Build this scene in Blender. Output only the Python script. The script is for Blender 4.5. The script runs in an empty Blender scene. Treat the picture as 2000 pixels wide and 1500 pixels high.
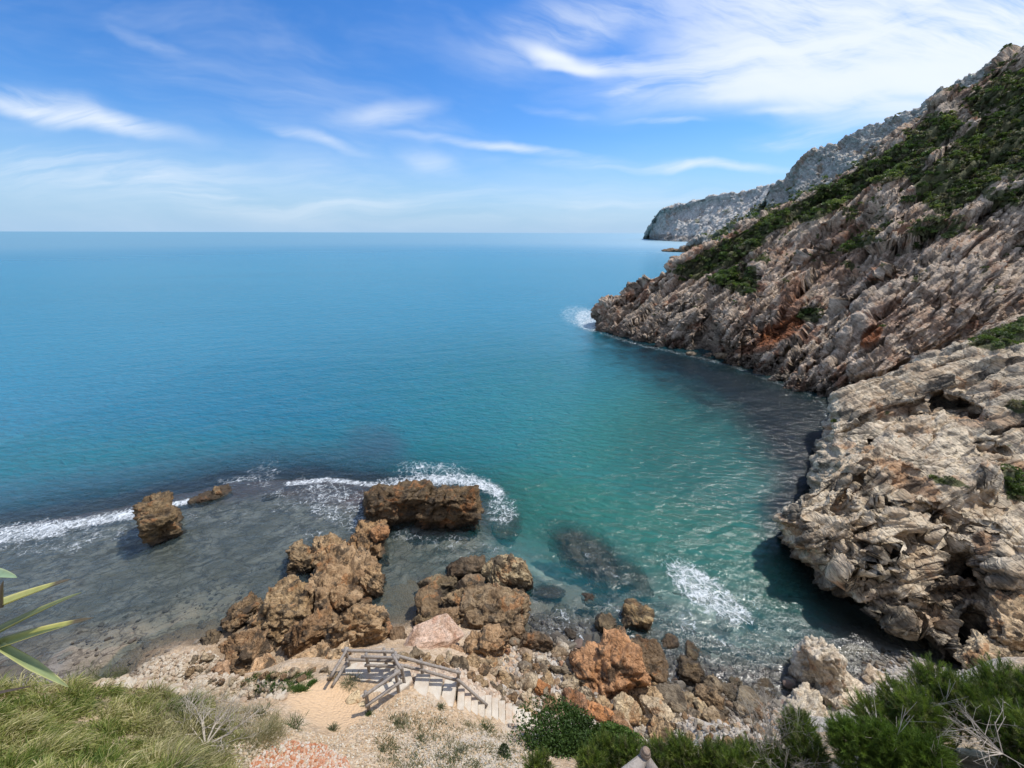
import bpy, bmesh, math, random
import numpy as np
from mathutils import Vector, Matrix
# ------------------------------------------------------------------ camera, sky, sun
R = math.radians
F = 760.0; PITCH = R(21.25); ROLL = R(0.17); CH = 20.0
scn = bpy.context.scene
COL = scn.collection
fw = np.array([0, math.cos(PITCH), -math.sin(PITCH)])
up0 = np.array([0, math.sin(PITCH), math.cos(PITCH)]); rt0 = np.array([1.0, 0, 0])
rt = rt0*math.cos(ROLL)+up0*math.sin(ROLL); up = up0*math.cos(ROLL)-rt0*math.sin(ROLL)
cam = bpy.data.cameras.new('camera'); co = bpy.data.objects.new('camera', cam); COL.objects.link(co)
cam.sensor_width = 36; cam.lens = 36*F/2000; cam.clip_start = 0.1; cam.clip_end = 60000
m = Matrix.Identity(4)
for i in range(3):
    m[i][0] = rt[i]; m[i][1] = up[i]; m[i][2] = -fw[i]
m[2][3] = CH
co.matrix_world = m
scn.camera = co
scn.render.resolution_x = 1024; scn.render.resolution_y = 768
scn.view_settings.view_transform = 'Standard'; scn.view_settings.look = 'None'
scn.view_settings.exposure = 0.36; scn.view_settings.gamma = 1
scn.cycles.max_bounces = 8; scn.cycles.transparent_max_bounces = 12
SUN_AZ, SUN_EL = R(60), R(58)      # azimuth clockwise from +Y
w = bpy.data.worlds.new('World'); scn.world = w; w.use_nodes = True
w.cycles.sampling_method = 'MANUAL'; w.cycles.sample_map_resolution = 512

class NT:
    "tiny node-tree helper"
    def __init__(s, tree): s.t = tree; s.n = tree.nodes; s.l = tree.links
    def new(s, typ, ins=None, **kw):
        n = s.n.new(typ)
        for k, v in kw.items(): setattr(n, k, v)
        for k, v in (ins or {}).items(): s.set(n, k, v)
        return n
    def set(s, n, k, v):
        i = n.inputs[k]
        if isinstance(v, bpy.types.Node): v = v.outputs[0]
        if isinstance(v, bpy.types.NodeSocket): s.l.new(v, i)
        else: i.default_value = v
    def math(s, op, a, b=0.0, c=None, clamp=False):
        n = s.n.new('ShaderNodeMath'); n.operation = op; n.use_clamp = clamp
        s.set(n, 0, a); s.set(n, 1, b)
        if c is not None: s.set(n, 2, c)
        return n.outputs[0]
    def vmath(s, op, a, b=None):
        n = s.n.new('ShaderNodeVectorMath'); n.operation = op; s.set(n, 0, a)
        if b is not None: s.set(n, 1, b)
        return n.outputs['Value'] if op in ('DOT_PRODUCT', 'LENGTH') else n.outputs[0]
    def mix(s, f, a, b, blend='MIX'):
        n = s.n.new('ShaderNodeMix'); n.data_type = 'RGBA'; n.blend_type = blend; n.clamp_factor = True
        for i, v in ((0, f), (6, a), (7, b)):
            if isinstance(v, bpy.types.Node): v = v.outputs[0]
            if isinstance(v, bpy.types.NodeSocket): s.l.new(v, n.inputs[i])
            else: n.inputs[i].default_value = v if i == 0 or len(v) == 4 else (*v, 1)
        return n.outputs[2]
    def ss(s, v, a, b):
        n = s.n.new('ShaderNodeMapRange'); n.interpolation_type = 'SMOOTHSTEP'
        s.set(n, 0, v); s.set(n, 1, a); s.set(n, 2, b); s.set(n, 3, 0.0); s.set(n, 4, 1.0)
        return n.outputs[0]
    def noise(s, vec, scale, detail=4, rough=0.55, dist=0.0, dim='3D'):
        n = s.n.new('ShaderNodeTexNoise'); n.noise_dimensions = dim
        s.set(n, 'Vector', vec); s.set(n, 'Scale', scale); s.set(n, 'Detail', detail)
        s.set(n, 'Roughness', rough); s.set(n, 'Distortion', dist)
        return n.outputs[0]
    def mapping(s, vec, scale=(1, 1, 1), rot=(0, 0, 0), loc=(0, 0, 0)):
        n = s.n.new('ShaderNodeMapping'); s.set(n, 0, vec); s.set(n, 1, loc); s.set(n, 2, rot); s.set(n, 3, scale)
        return n.outputs[0]
    def comb(s, x, y, z=0.0):
        n = s.n.new('ShaderNodeCombineXYZ'); s.set(n, 0, x); s.set(n, 1, y); s.set(n, 2, z); return n.outputs[0]
    def sep(s, v):
        n = s.n.new('ShaderNodeSeparateXYZ'); s.set(n, 0, v); return n.outputs
    def attr(s, name, out='Fac'):
        n = s.n.new('ShaderNodeAttribute'); n.attribute_name = name; return n.outputs[out]
    def bump(s, h, dist, strength=1.0, normal=None):
        n = s.n.new('ShaderNodeBump'); s.set(n, 'Height', h); s.set(n, 'Distance', dist); s.set(n, 'Strength', strength)
        if normal is not None: s.set(n, 'Normal', normal)
        return n.outputs[0]

def sky():
    t = NT(w.node_tree); t.n.clear()
    out = t.new('ShaderNodeOutputWorld'); bg = t.new('ShaderNodeBackground', {'Strength': 0.115})
    t.l.new(bg.outputs[0], out.inputs[0])
    s = t.new('ShaderNodeTexSky'); s.sky_type = 'NISHITA'; s.sun_disc = False
    s.sun_elevation = SUN_EL; s.sun_rotation = SUN_AZ; s.altitude = 0; s.air_density = 1.0; s.dust_density = 0.4; s.ozone_density = 2.0
    tc = t.new('ShaderNodeTexCoord'); D = tc.outputs['Generated']
    hs = t.new('ShaderNodeHueSaturation', {'Saturation': 1.30, 'Value': 0.94, 'Color': s})
    # fixed chart of world directions, so every cloud keeps its own place in the sky
    df = t.math('MAXIMUM', t.vmath('DOT_PRODUCT', D, tuple(fw)), 0.15)
    U = t.math('DIVIDE', t.vmath('DOT_PRODUCT', D, tuple(rt)), df)
    V = t.math('DIVIDE', t.vmath('DOT_PRODUCT', D, tuple(up)), df)
    P = t.comb(U, V)
    warp = t.new('ShaderNodeTexNoise', {'Vector': P, 'Scale': 2.5, 'Detail': 2.0})
    Pw = t.vmath('ADD', P, t.vmath('MULTIPLY', t.vmath('SUBTRACT', warp.outputs[1], (.5, .5, .5)), (.16, .09, 0)))
    warp2 = t.new('ShaderNodeTexNoise', {'Vector': P, 'Scale': 7.0, 'Detail': 3.0})
    Pw2 = t.vmath('ADD', Pw, t.vmath('MULTIPLY', t.vmath('SUBTRACT', warp2.outputs[1], (.5, .5, .5)), (.10, .035, 0)))
    def ell(cx, cy, rx, ry, ang, lo=0.25, hi=1.0, vec=Pw2):
        c = ((cx-1000)/F, (750-cy)/F)
        n = t.mapping(t.vmath('SUBTRACT', vec, (c[0], c[1], 0)), rot=(0, 0, R(-ang)))
        n = t.vmath('MULTIPLY', n, (F/rx, F/ry, 0))
        return t.math('SUBTRACT', 1.0, t.ss(t.vmath('LENGTH', n), lo, hi))
    def fib(scale, ang, stretch, seed, detail=5, rough=.62):
        v = t.mapping(Pw2, rot=(0, 0, R(-ang)), loc=(seed, seed*.7, 0))
        v = t.vmath('MULTIPLY', v, (1, stretch, 1))
        return t.noise(v, scale, detail, rough, 0.3)
    # fibre fields (streaks run along the given angle)
    fA = fib(1.6, 8, 7, 3.1); fB = fib(2.2, -18, 5, 8.7); fC = fib(1.1, 3, 11, 1.3)
    A = []   # (mask, strength)
    def add(mk, f, lo, hi, k): A.append(t.math('MULTIPLY', t.math('MULTIPLY', mk, t.ss(f, lo, hi)), k))
    # big sheet, upper right
    add(ell(1850, 60, 760, 250, -6, .35, 1.0), fB, .22, .62, 1.0)
    add(ell(1560, 95, 560, 120, 12, .2, 1.0), fA, .25, .62, .95)
    add(ell(1900, 170, 460, 95, 6, .3, 1), fA, .2, .6, .9)
    add(ell(1130, 40, 330, 95, 24, .1, 1.0), fB, .30, .75, .55)
    add(ell(1080, 116, 125, 30, -18, .0, 1.0), fA, .05, .35, 1.0); add(ell(1130, 138, 110, 16, -4, .0, 1.0), fA, .05, .4, .9); add(ell(1650, 150, 420, 60, 4, .1, 1.0), fA, .1, .5, .9)
    add(ell(1200, 128, 190, 26, 2, .0, 1.0), fA, .15, .6, .8)
    # bright streak at left
    add(ell(170, 232, 300, 36, -11, .1, 1.0), fA, .15, .6, 1.0)
    add(ell(60, 190, 240, 40, -8, .1, 1.0), fB, .25, .7, .55)
    add(ell(310, 85, 160, 22, -24, .0, 1.0), fB, .3, .7, .25)
    # thin streaks
    for cx, cy, rx, ry, an, k in ((1300, 322, 300, 11, -2, .75), (980, 283, 260, 10, -6, .7), (740, 222, 130, 22, 12, .5),
                                  (600, 275, 110, 13, -18, .45), (840, 315, 80, 20, -12, .4), (1560, 270, 130, 20, 4, .65), (1085, 219, 70, 8, -6, .4), (1560, 205, 130, 9, 4, .7),
                                  (1230, 165, 90, 8, 14, .55), (1450, 180, 160, 12, 6, .5), (1290, 234, 90, 6, 0, .4), (1640, 245, 90, 12, 8, .5)):
        add(ell(cx, cy, rx*1.25, ry*1.5, an, .0, 1.0), fA, .24, .64, k)
    # wide thin veil low over the sea
    add(ell(500, 372, 900, 78, -4, .1, 1.0), fC, .34, .72, .5)
    add(ell(200, 330, 620, 60, -10, .1, 1.0), fC, .42, .75, .42)
    add(ell(1300, 400, 500, 50, 0, .1, 1.0), fC, .35, .75, .4)
    A.append(t.math('MULTIPLY', t.ss(fib(.9, -8, 4, 5.5), .42, .85), .34))
    tot = A[0]
    for a in A[1:]:
        tot = t.math('SUBTRACT', 1.0, t.math('MULTIPLY', t.math('SUBTRACT', 1.0, tot), t.math('SUBTRACT', 1.0, a)))
    tot = t.math('MULTIPLY', tot, 0.93)
    el = t.sep(D)[2]
    tint = t.mix(1.0, hs.outputs[0], (.66, .88, 1.16), 'MULTIPLY')
    low = t.math('MULTIPLY', t.math('SUBTRACT', 1.0, t.ss(el, -.02, .22)), .92)   # milky air low over the sea
    base = t.mix(low, tint, (2.75, 4.15, 5.9))
    # white veil added to the unseen sky to neutralise the blue fill light
    veil = t.math('MULTIPLY', t.math('SUBTRACT', 1.0, t.ss(t.vmath('DOT_PRODUCT', D, tuple(fw)), .05, .42)), .42)
    tot = t.math('MAXIMUM', tot, veil)
    c = t.mix(tot, base, (6.3, 6.75, 7.3))
    t.l.new(c, bg.inputs['Color'])
sky()
sun = bpy.data.lights.new('sun', 'SUN'); so = bpy.data.objects.new('sun', sun); COL.objects.link(so)
sun.energy = 3.2; sun.angle = R(1.6); sun.color = (1, .955, .89)
sd = Vector((math.sin(SUN_AZ)*math.cos(SUN_EL), math.cos(SUN_AZ)*math.cos(SUN_EL), math.sin(SUN_EL)))
so.rotation_euler = sd.to_track_quat('Z', 'Y').to_euler()

# ------------------------------------------------------------------ photograph <-> place
def ray(px, py):
    u = (np.asarray(px, float)-1000)/F; v = (750-np.asarray(py, float))/F
    return fw+np.multiply.outer(u, rt)+np.multiply.outer(v, up)
def at(px, py, t): return np.array([0, 0, CH])+ray(px, py)*np.asarray(t, float)[..., None]
def atz(px, py, z):
    d = ray(px, py); return np.array([0, 0, CH])+d*((z-CH)/d[..., 2])[..., None]
def proj(P):
    Q = np.asarray(P, float)-np.array([0, 0, CH]); d = np.maximum(Q@fw, 1e-3)
    return 1000+F*(Q@rt)/d, 750-F*(Q@up)/d
# ------------------------------------------------------------------ numpy noise
_r = np.random.RandomState(7)
PERM = _r.permutation(256).astype(np.int64); PERM = np.concatenate([PERM, PERM])
G3 = _r.normal(size=(256, 3)); G3 /= np.linalg.norm(G3, axis=1)[:, None]; J3 = _r.rand(256, 3); RND = _r.rand(1024)
def _h(i, j, k): return PERM[(PERM[(PERM[i & 255]+j) & 255]+k) & 255]
def perlin(P):
    P = np.asarray(P, float); i = np.floor(P).astype(np.int64); f = P-i; u = f*f*f*(f*(f*6-15)+10); o = 0
    for a in (0, 1):
        wa = u[..., 0] if a else 1-u[..., 0]
        for b in (0, 1):
            wb = u[..., 1] if b else 1-u[..., 1]
            for c in (0, 1):
                wc = u[..., 2] if c else 1-u[..., 2]
                g = G3[_h(i[..., 0]+a, i[..., 1]+b, i[..., 2]+c)]
                o = o+wa*wb*wc*((f[..., 0]-a)*g[..., 0]+(f[..., 1]-b)*g[..., 1]+(f[..., 2]-c)*g[..., 2])
    return o*1.6
def fbm(P, oct=4, gain=.5, lac=2.03, ridged=False):
    a, s, o = 1.0, 0.0, 0; P = np.asarray(P, float)
    for k in range(oct):
        n = perlin(P+17.3*k)
        if ridged: n = 1-2*np.abs(n)
        o = o+a*n; s += a; a *= gain; P = P*lac
    return o/s
def worley(P):
    P = np.asarray(P, float); i = np.floor(P).astype(np.int64); f = P-i
    F1 = np.full(P.shape[:-1], 9.0); F2 = F1.copy(); ID = np.zeros(P.shape[:-1], np.int64); T = F1*0
    for a in (-1, 0, 1):
        for b in (-1, 0, 1):
            for c in (-1, 0, 1):
                h = _h(i[..., 0]+a, i[..., 1]+b, i[..., 2]+c); q = J3[h]
                d = np.sqrt((a+q[..., 0]-f[..., 0])**2+(b+q[..., 1]-f[..., 1])**2+(c+q[..., 2]-f[..., 2])**2)
                n = d < F1
                F2 = np.where(n, F1, np.minimum(F2, d)); T = np.where(n, (f[..., 0]-a-q[..., 0])*G3[h, 0]+(f[..., 1]-b-q[..., 1])*G3[h, 1]+(f[..., 2]-c-q[..., 2])*G3[h, 2], T); ID = np.where(n, h, ID); F1 = np.where(n, d, F1)
    return F2-F1, T, ID
def sst(x, a, b):
    x = np.clip((x-a)/(b-a), 0, 1); return x*x*(3-2*x)
def basis(n):
    n = np.array(n, float); n /= np.linalg.norm(n)
    a = np.cross(n, [0, 0, 1.0]) if abs(n[2]) < .9 else np.cross(n, [1.0, 0, 0]); a /= np.linalg.norm(a)
    return np.stack([a, np.cross(n, a), n])
def rockdisp(P, s, bed=(.3, -.3, .9), seed=0.0, strata=.35, block=.6, rough=.35, aniso=2.2, grain=None, stretch=1.0, tk=.95, bev=0.0):
    "cracked, bedded rock relief in units of s; grain = direction the ledges run in"
    B = basis(bed)
    if grain is not None:
        g = np.array(grain, float); g /= np.linalg.norm(g); b = np.array(bed, float); b -= g*(b@g); b /= np.linalg.norm(b); B = np.stack([g/stretch, np.cross(b, g), b])
    Q = P@B.T/s+seed
    Q = Q+.28*np.stack([perlin(Q*.6+5), perlin(Q*.6+11), perlin(Q*.6+23)], -1)
    Qa = Q*np.array([1, 1, aniso])
    E, T, ID = worley(Qa*.8); bv = sst(E, 0, bev) if bev else 1.0; o = block*((.55*(RND[ID]-.5)+tk*T)*bv-.30*np.exp(-E/.05))
    E, T, ID = worley(Qa*2.1+7); bv = sst(E, 0, bev) if bev else 1.0; o = o+block*.40*((.55*(RND[ID+256]-.5)+tk*T)*bv-.26*np.exp(-E/.06))
    b = Q[..., 2]*3.2+.8*perlin(Q*1.1); L = np.floor(b).astype(np.int64); fr = b-L
    r0 = RND[L & 1023]; r1 = RND[(L+1) & 1023]
    o = o+strata*(r0+(r1-r0)*sst(fr, .7, 1)-.5-.25*np.exp(-((fr-.86)/.07)**2))
    o = o+rough*fbm(Q*1.3+3, 5, .55, ridged=True)*.6
    return o*s
def poly_sd(px, py, poly):
    "signed distance to a polygon, >0 inside"
    P = np.array(poly, float); n = len(P); d = np.full(px.shape, 1e9); ins = np.zeros(px.shape, bool)
    for i in range(n):
        a = P[i]; b = P[(i+1) % n]; e = b-a; L = max(e@e, 1e-9)
        h = np.clip(((px-a[0])*e[0]+(py-a[1])*e[1])/L, 0, 1)
        d = np.minimum(d, np.hypot(px-a[0]-h*e[0], py-a[1]-h*e[1]))
        c = ((a[1] > py) != (b[1] > py)) & (px < (b[0]-a[0])*(py-a[1])/(b[1]-a[1]+1e-12)+a[0])
        ins ^= c
    return np.where(ins, d, -d)
def line_d(px, py, pts):
    d = np.full(px.shape, 1e9)
    for a, b in zip(pts[:-1], pts[1:]):
        a = np.array(a, float); e = np.array(b, float)-a; L = max(e@e, 1e-9)
        h = np.clip(((px-a[0])*e[0]+(py-a[1])*e[1])/L, 0, 1)
        d = np.minimum(d, np.hypot(px-a[0]-h*e[0], py-a[1]-h*e[1]))
    return d
def elm(px, py, cx, cy, rx, ry, ang=0):
    c, s = math.cos(R(ang)), math.sin(R(ang)); dx = px-cx; dy = py-cy
    q = np.sqrt(((dx*c+dy*s)/rx)**2+((-dx*s+dy*c)/ry)**2); return 1-sst(q, .45, 1.15)
class RBF:
    "thin-plate spline through scattered points"
    def __init__(s, pts, lam=.02):
        p = np.array(pts, float); s.x = p[:, :2]; n = len(p)
        d = np.linalg.norm(s.x[:, None]-s.x[None], axis=2); K = s.k(d)+np.eye(n)*lam
        A = np.zeros((n+3, n+3)); A[:n, :n] = K; A[:n, n] = 1; A[:n, n+1:] = s.x; A[n, :n] = 1; A[n+1:, :n] = s.x.T
        s.w = np.linalg.solve(A, np.concatenate([p[:, 2], [0, 0, 0]]))
    @staticmethod
    def k(d): return d*d*np.log(d+1e-9)
    def __call__(s, x, y):
        o = s.w[-3]+s.w[-2]*x+s.w[-1]*y
        for i in range(len(s.x)):
            o = o+s.w[i]*s.k(np.hypot(x-s.x[i, 0], y-s.x[i, 1]))
        return o
# ------------------------------------------------------------------ objects
def tag(o, label=None, cat=None, group=None, kind=None):
    for k, v in (('label', label), ('category', cat), ('group', group), ('kind', kind)):
        if v: o[k] = v
    return o
def mesh_from(name, V, Fc, mat, attrs=None, smooth=True):
    me = bpy.data.meshes.new(name); V = np.asarray(V, np.float32).reshape(-1, 3)
    Fc = np.asarray(Fc, np.int32); k = Fc.shape[1]; n = len(Fc)
    me.vertices.add(len(V)); me.vertices.foreach_set('co', V.ravel())
    me.loops.add(n*k); me.loops.foreach_set('vertex_index', Fc.ravel())
    me.polygons.add(n); me.polygons.foreach_set('loop_start', np.arange(0, n*k, k, dtype=np.int32))
    me.polygons.foreach_set('loop_total', np.full(n, k, np.int32))
    me.update(calc_edges=True)
    me.polygons.foreach_set('use_smooth', np.full(n, smooth))
    for a, v in (attrs or {}).items():
        v = np.asarray(v, np.float32)
        if v.ndim == 2:
            if v.shape[1] == 3: v = np.concatenate([v, np.ones((len(v), 1), np.float32)], 1)
            at_ = me.attributes.new(a, 'FLOAT_COLOR', 'POINT'); at_.data.foreach_set('color', v.ravel())
        else:
            at_ = me.attributes.new(a, 'FLOAT', 'POINT'); at_.data.foreach_set('value', v.ravel())
    me.materials.append(mat); return me
def link(name, me, parent=None, loc=None):
    o = bpy.data.objects.new(name, me); COL.objects.link(o)
    if parent: o.parent = parent
    if loc is not None: o.location = loc
    return o
def grid_faces(nu, nv):
    i = np.arange(nu*nv).reshape(nu, nv)
    return np.stack([i[:-1, :-1], i[1:, :-1], i[1:, 1:], i[:-1, 1:]], -1).reshape(-1, 4)
def grid_normals(P):
    a = np.gradient(P, axis=0); b = np.gradient(P, axis=1); n = np.cross(a, b)
    return n/np.maximum(np.linalg.norm(n, axis=2, keepdims=True), 1e-9)
def cr(C, n):
    "Catmull-Rom resample of the first axis to n samples"
    m = len(C); C = np.concatenate([2*C[:1]-C[1:2], C, 2*C[-1:]-C[-2:-1]]); t = np.linspace(0, m-1-1e-6, n)
    i = np.floor(t).astype(int); f = (t-i).reshape((-1,)+(1,)*(C.ndim-1)); p0, p1, p2, p3 = C[i], C[i+1], C[i+2], C[i+3]
    return .5*(2*p1+(p2-p0)*f+(2*p0-5*p1+4*p2-p3)*f**2+(3*p1-p0-3*p2+p3)*f**3)
def loft(C, nu, nv):
    P = cr(np.asarray(C, float), nu); return np.swapaxes(cr(np.swapaxes(P, 0, 1), nv), 0, 1)
def facing(P, N):
    "orient the grid's normals towards the camera"
    V = np.array([0, 0, CH])-P; return N if np.sum(N*V) > 0 else -N
class Acc:
    "collects boxes, bars and tubes; builds ONE mesh"
    def __init__(s): s.bm = bmesh.new()
    def tube(s, a, b, r0, r1=None, n=8, jitter=0.0, seed=0):
        r1 = r0 if r1 is None else r1; a = Vector(a); b = Vector(b); L = (b-a).length
        if L < 1e-5: return s
        q = (b-a).to_track_quat('Z', 'Y').to_matrix().to_4x4(); rr = random.Random(seed); k = 1 if jitter == 0 else 5
        rings = []
        for j in range(k+1):
            f = j/k; r = r0+(r1-r0)*f; ox = rr.uniform(-jitter, jitter); oy = rr.uniform(-jitter, jitter)
            rings.append([s.bm.verts.new(Matrix.Translation(a) @ q @ Vector((r*math.cos(t_*2*math.pi/n)*(1+rr.uniform(-1, 1)*jitter*4)+ox, r*math.sin(t_*2*math.pi/n)+oy, L*f))) for t_ in range(n)])
        for r_a, r_b in zip(rings[:-1], rings[1:]):
            for j in range(n): s.bm.faces.new((r_a[j], r_a[(j+1) % n], r_b[(j+1) % n], r_b[j]))
        s.bm.faces.new(rings[0][::-1]); s.bm.faces.new(rings[-1]); return s
    def box(s, c, size, rz=0.0, bevel=.012, jit=0.0, seed=0):
        rr = random.Random(seed)
        g = bmesh.ops.create_cube(s.bm, size=1.0)['verts']
        for v in g:
            v.co = Vector((v.co.x*size[0]*(1+rr.uniform(-jit, jit)), v.co.y*size[1]*(1+rr.uniform(-jit, jit)), v.co.z*size[2]))
        if bevel:
            e = list({e for v in g for e in v.link_edges}); r = bmesh.ops.bevel(s.bm, geom=e, offset=bevel, segments=2, affect='EDGES')
            g = list({v for f in r['faces'] for v in f.verts} | {v for v in g if v.is_valid})
        M = Matrix.Translation(Vector(c)) @ Matrix.Rotation(rz, 4, 'Z')
        for v in g: v.co = M @ v.co
        return s
    def build(s, name, mat, parent=None, smooth=False):
        me = bpy.data.meshes.new(name); s.bm.to_mesh(me); s.bm.free(); me.materials.append(mat)
        if smooth: me.polygons.foreach_set('use_smooth', [True]*len(me.polygons))
        return link(name, me, parent)
# ------------------------------------------------------------------ materials
def new_mat(name):
    m_ = bpy.data.materials.new(name); m_.use_nodes = True; t = NT(m_.node_tree); t.n.clear()
    out = t.new('ShaderNodeOutputMaterial'); return m_, t, out
def rock_mat(name, cols, scale=1.0, bed=(.3, -.3, .9), bumpd=.12, obj_tint=False, stain=(.42, .16, .06), lichen=(.045, .045, .04), lich=.5, veg=False, wet=.45, detail=1.0, wethi=1.0, vegc=((.045, .062, .018), (.10, .105, .04))):
    m_, t, out = new_mat(name); tc = t.new('ShaderNodeTexCoord'); P = tc.outputs['Object']
    geo = t.new('ShaderNodeNewGeometry'); wp = geo.outputs['Position']; wz = t.sep(wp)[2]
    if obj_tint:
        oi = t.new('ShaderNodeObjectInfo'); P = t.vmath('ADD', P, t.comb(t.math('MULTIPLY', oi.outputs['Random'], 37.0), t.math('MULTIPLY', oi.outputs['Random'], 11.0), 0.0))
    P = t.vmath('MULTIPLY', P, (1/scale,)*3)
    b = Vector(bed).normalized(); q = b.to_track_quat('Z', 'Y').inverted().to_euler()
    S = t.vmath('MULTIPLY', t.mapping(P, rot=tuple(q)), (1, 1, 4.2))
    n0 = t.noise(P, .30, 4, .6, .8)
    n1 = t.noise(P, .22, 5, .6, .4); n2 = t.noise(S, .55, 7, .68, .6); n3 = t.noise(P, 2.2, 6, .7); n4 = t.noise(P, .6, 4, .6, .8); n5 = t.noise(S, 2.0, 5, .65)
    c = t.mix(t.ss(n1, .35, .65), cols[0], cols[1])
    c = t.mix(t.ss(n2, .42, .62), c, cols[2])
    c = t.mix(t.math('MULTIPLY', t.ss(n5, .52, .72), .7), c, cols[3])
    c = t.mix(t.math('MULTIPLY', t.ss(n0, .50, .62), .55), c, cols[2])
    if obj_tint:
        c = t.mix(1.0, c, t.mix(0.0, oi.outputs['Color'], (1, 1, 1)), 'MULTIPLY')
    c = t.mix(t.math('MULTIPLY', t.ss(n4, .56, .64), .6), c, stain)
    c = t.mix(t.attr('stain'), c, t.mix(n3, stain, (stain[0]*.55, stain[1]*.6, stain[2]*.7)))
    # dark lichen crusts in ragged patches
    lm = t.math('MULTIPLY', t.ss(t.noise(P, .9, 6, .66, .5), .51, .60), lich)
    c = t.mix(lm, c, lichen)
    c = t.mix(t.math('MULTIPLY', t.ss(t.noise(S, 3.2, 6, .7, .8), .50, .60), .45), c, lichen)   # dirt held in the bedding joints
    c = t.mix(t.ss(n3, .25, .85), t.mix(1.0, c, (.72, .70, .68), 'MULTIPLY'), t.mix(1.0, c, (1.28, 1.27, 1.24), 'MULTIPLY'))
    if veg:
        vm = t.math('MULTIPLY', t.ss(t.math('ADD', t.attr('veg'), t.math('MULTIPLY', t.math('SUBTRACT', n3, .5), .9)), .42, .62), .9)
        c = t.mix(vm, c, t.mix(n5, vegc[0], vegc[1]))
    # sea-wetted foot
    wl = t.math('ADD', t.math('MULTIPLY', t.noise(wp, .8, 3), 1.1), wethi-.55)
    wm = t.math('SUBTRACT', 1.0, t.ss(wz, 0.0, wl))
    c = t.mix(t.math('MULTIPLY', wm, wet), c, (.035, .027, .018))
    if obj_tint: c = t.mix(t.math('MULTIPLY', t.ss(t.noise(P, .42, 5, .62, .7), .49, .60), .62), c, t.mix(1.0, c, (.50, .42, .34), 'MULTIPLY'))
    vor = t.new('ShaderNodeTexVoronoi', {'Vector': t.vmath('ADD', S, t.vmath('MULTIPLY', t.comb(n3, n4, n1), (.5, .5, .5))), 'Scale': 1.3}); vor.feature = 'DISTANCE_TO_EDGE'
    crack = t.ss(vor.outputs[0], 0.0, .10)
    h = t.math('ADD', t.math('MULTIPLY', n3, .8), t.math('ADD', t.math('MULTIPLY', crack, .25), t.math('MULTIPLY', n5, 1.0)))
    h = t.math('ADD', h, t.math('MULTIPLY', t.noise(P, 9.0, 5, .7), .35*detail))
    bs = t.new('ShaderNodeBsdfPrincipled', {'Base Color': c, 'Normal': t.bump(h, bumpd)})
    t.set(bs, 'Roughness', t.math('SUBTRACT', .92, t.math('MULTIPLY', wm, .45)))
    bs.inputs['Specular IOR Level'].default_value = .3
    t.l.new(bs.outputs[0], out.inputs[0]); return m_
def leaf_mat(name, trans=.35, rough=.6):
    m_, t, out = new_mat(name); c = t.attr('col', 'Color')
    bs = t.new('ShaderNodeBsdfPrincipled', {'Base Color': c, 'Roughness': rough}); bs.inputs['Specular IOR Level'].default_value = .25
    tr = t.new('ShaderNodeBsdfTranslucent', {'Color': t.mix(1.0, c, (1.1, 1.2, .6), 'MULTIPLY')})
    mx = t.new('ShaderNodeMixShader', {0: trans}); t.l.new(bs.outputs[0], mx.inputs[1]); t.l.new(tr.outputs[0], mx.inputs[2])
    t.l.new(mx.outputs[0], out.inputs[0]); return m_
def wood_mat(name, c1, c2, rough=.85):
    m_, t, out = new_mat(name); tc = t.new('ShaderNodeTexCoord'); P = tc.outputs['Object']
    n = t.noise(P, 14, 6, .7, 1.0); n2 = t.noise(P, 60, 3, .6)
    c = t.mix(t.ss(n, .35, .65), c1, c2)
    bs = t.new('ShaderNodeBsdfPrincipled', {'Base Color': c, 'Roughness': rough, 'Normal': t.bump(t.math('ADD', n, t.math('MULTIPLY', n2, .4)), .012)})
    t.l.new(bs.outputs[0], out.inputs[0]); return m_

BED = (-.62, -.30, .72)
M_head = rock_mat('headland_rock', [(.50, .34, .235), (.42, .36, .29), (.66, .54, .42), (.27, .20, .145)], 2.6, (.75, -.25, .95), .28, veg=True, lich=.35, stain=(.36, .13, .05), wethi=2.6, wet=.7)
M_cliff = rock_mat('cliff_rock', [(.48, .36, .235), (.43, .36, .275), (.68, .58, .43), (.23, .17, .12)], 1.9, (.45, -.2, 1), .15, veg=True, lich=.78, stain=(.42, .22, .10), wethi=1.6, wet=.75)
M_far = rock_mat('far_limestone', vegc=((.20,.22,.15),(.28,.28,.21)), cols=[(.58, .57, .55), (.64, .62, .58), (.76, .74, .70), (.40, .40, .39)], scale=16, bed=(.1, -.3, .25), bumpd=4.0, veg=True, lich=.35, stain=(.40, .27, .17), lichen=(.36, .37, .35), wethi=14, wet=.4)
M_mount = rock_mat('mountain_limestone', vegc=((.11,.135,.06),(.19,.19,.11)), cols=[(.50, .485, .45), (.56, .54, .49), (.68, .66, .60), (.34, .335, .30)], scale=7, bed=(.3, -.3, .5), bumpd=1.6, veg=True, lich=.45, stain=(.42, .26, .14), lichen=(.27, .28, .23), wethi=.1, wet=0)
M_boul = rock_mat('boulder_rock', [(.50, .42, .32), (.44, .37, .28), (.66, .58, .46), (.27, .21, .15)], .62, (.3, -.3, .9), .10, obj_tint=True, lich=.85, lichen=(.075,.058,.040), stain=(.42, .19, .07), wethi=.75, wet=.85)
M_stone = rock_mat('beach_stone', [(.50, .45, .38), (.46, .40, .32), (.62, .56, .47), (.34, .28, .22)], .45, (.3, -.3, .9), .05, obj_tint=True, lich=.2, stain=(.44, .24, .12), wethi=.45, wet=.8)
M_slab = rock_mat('pink_slab_rock', [(.66, .45, .32), (.62, .41, .29), (.74, .55, .42), (.50, .34, .24)], .35, (.0, -.1, 1), .05, obj_tint=True, lich=.1, stain=(.62, .34, .22), wethi=.3, wet=.5)
M_leaf = leaf_mat('foliage', .3)
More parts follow.
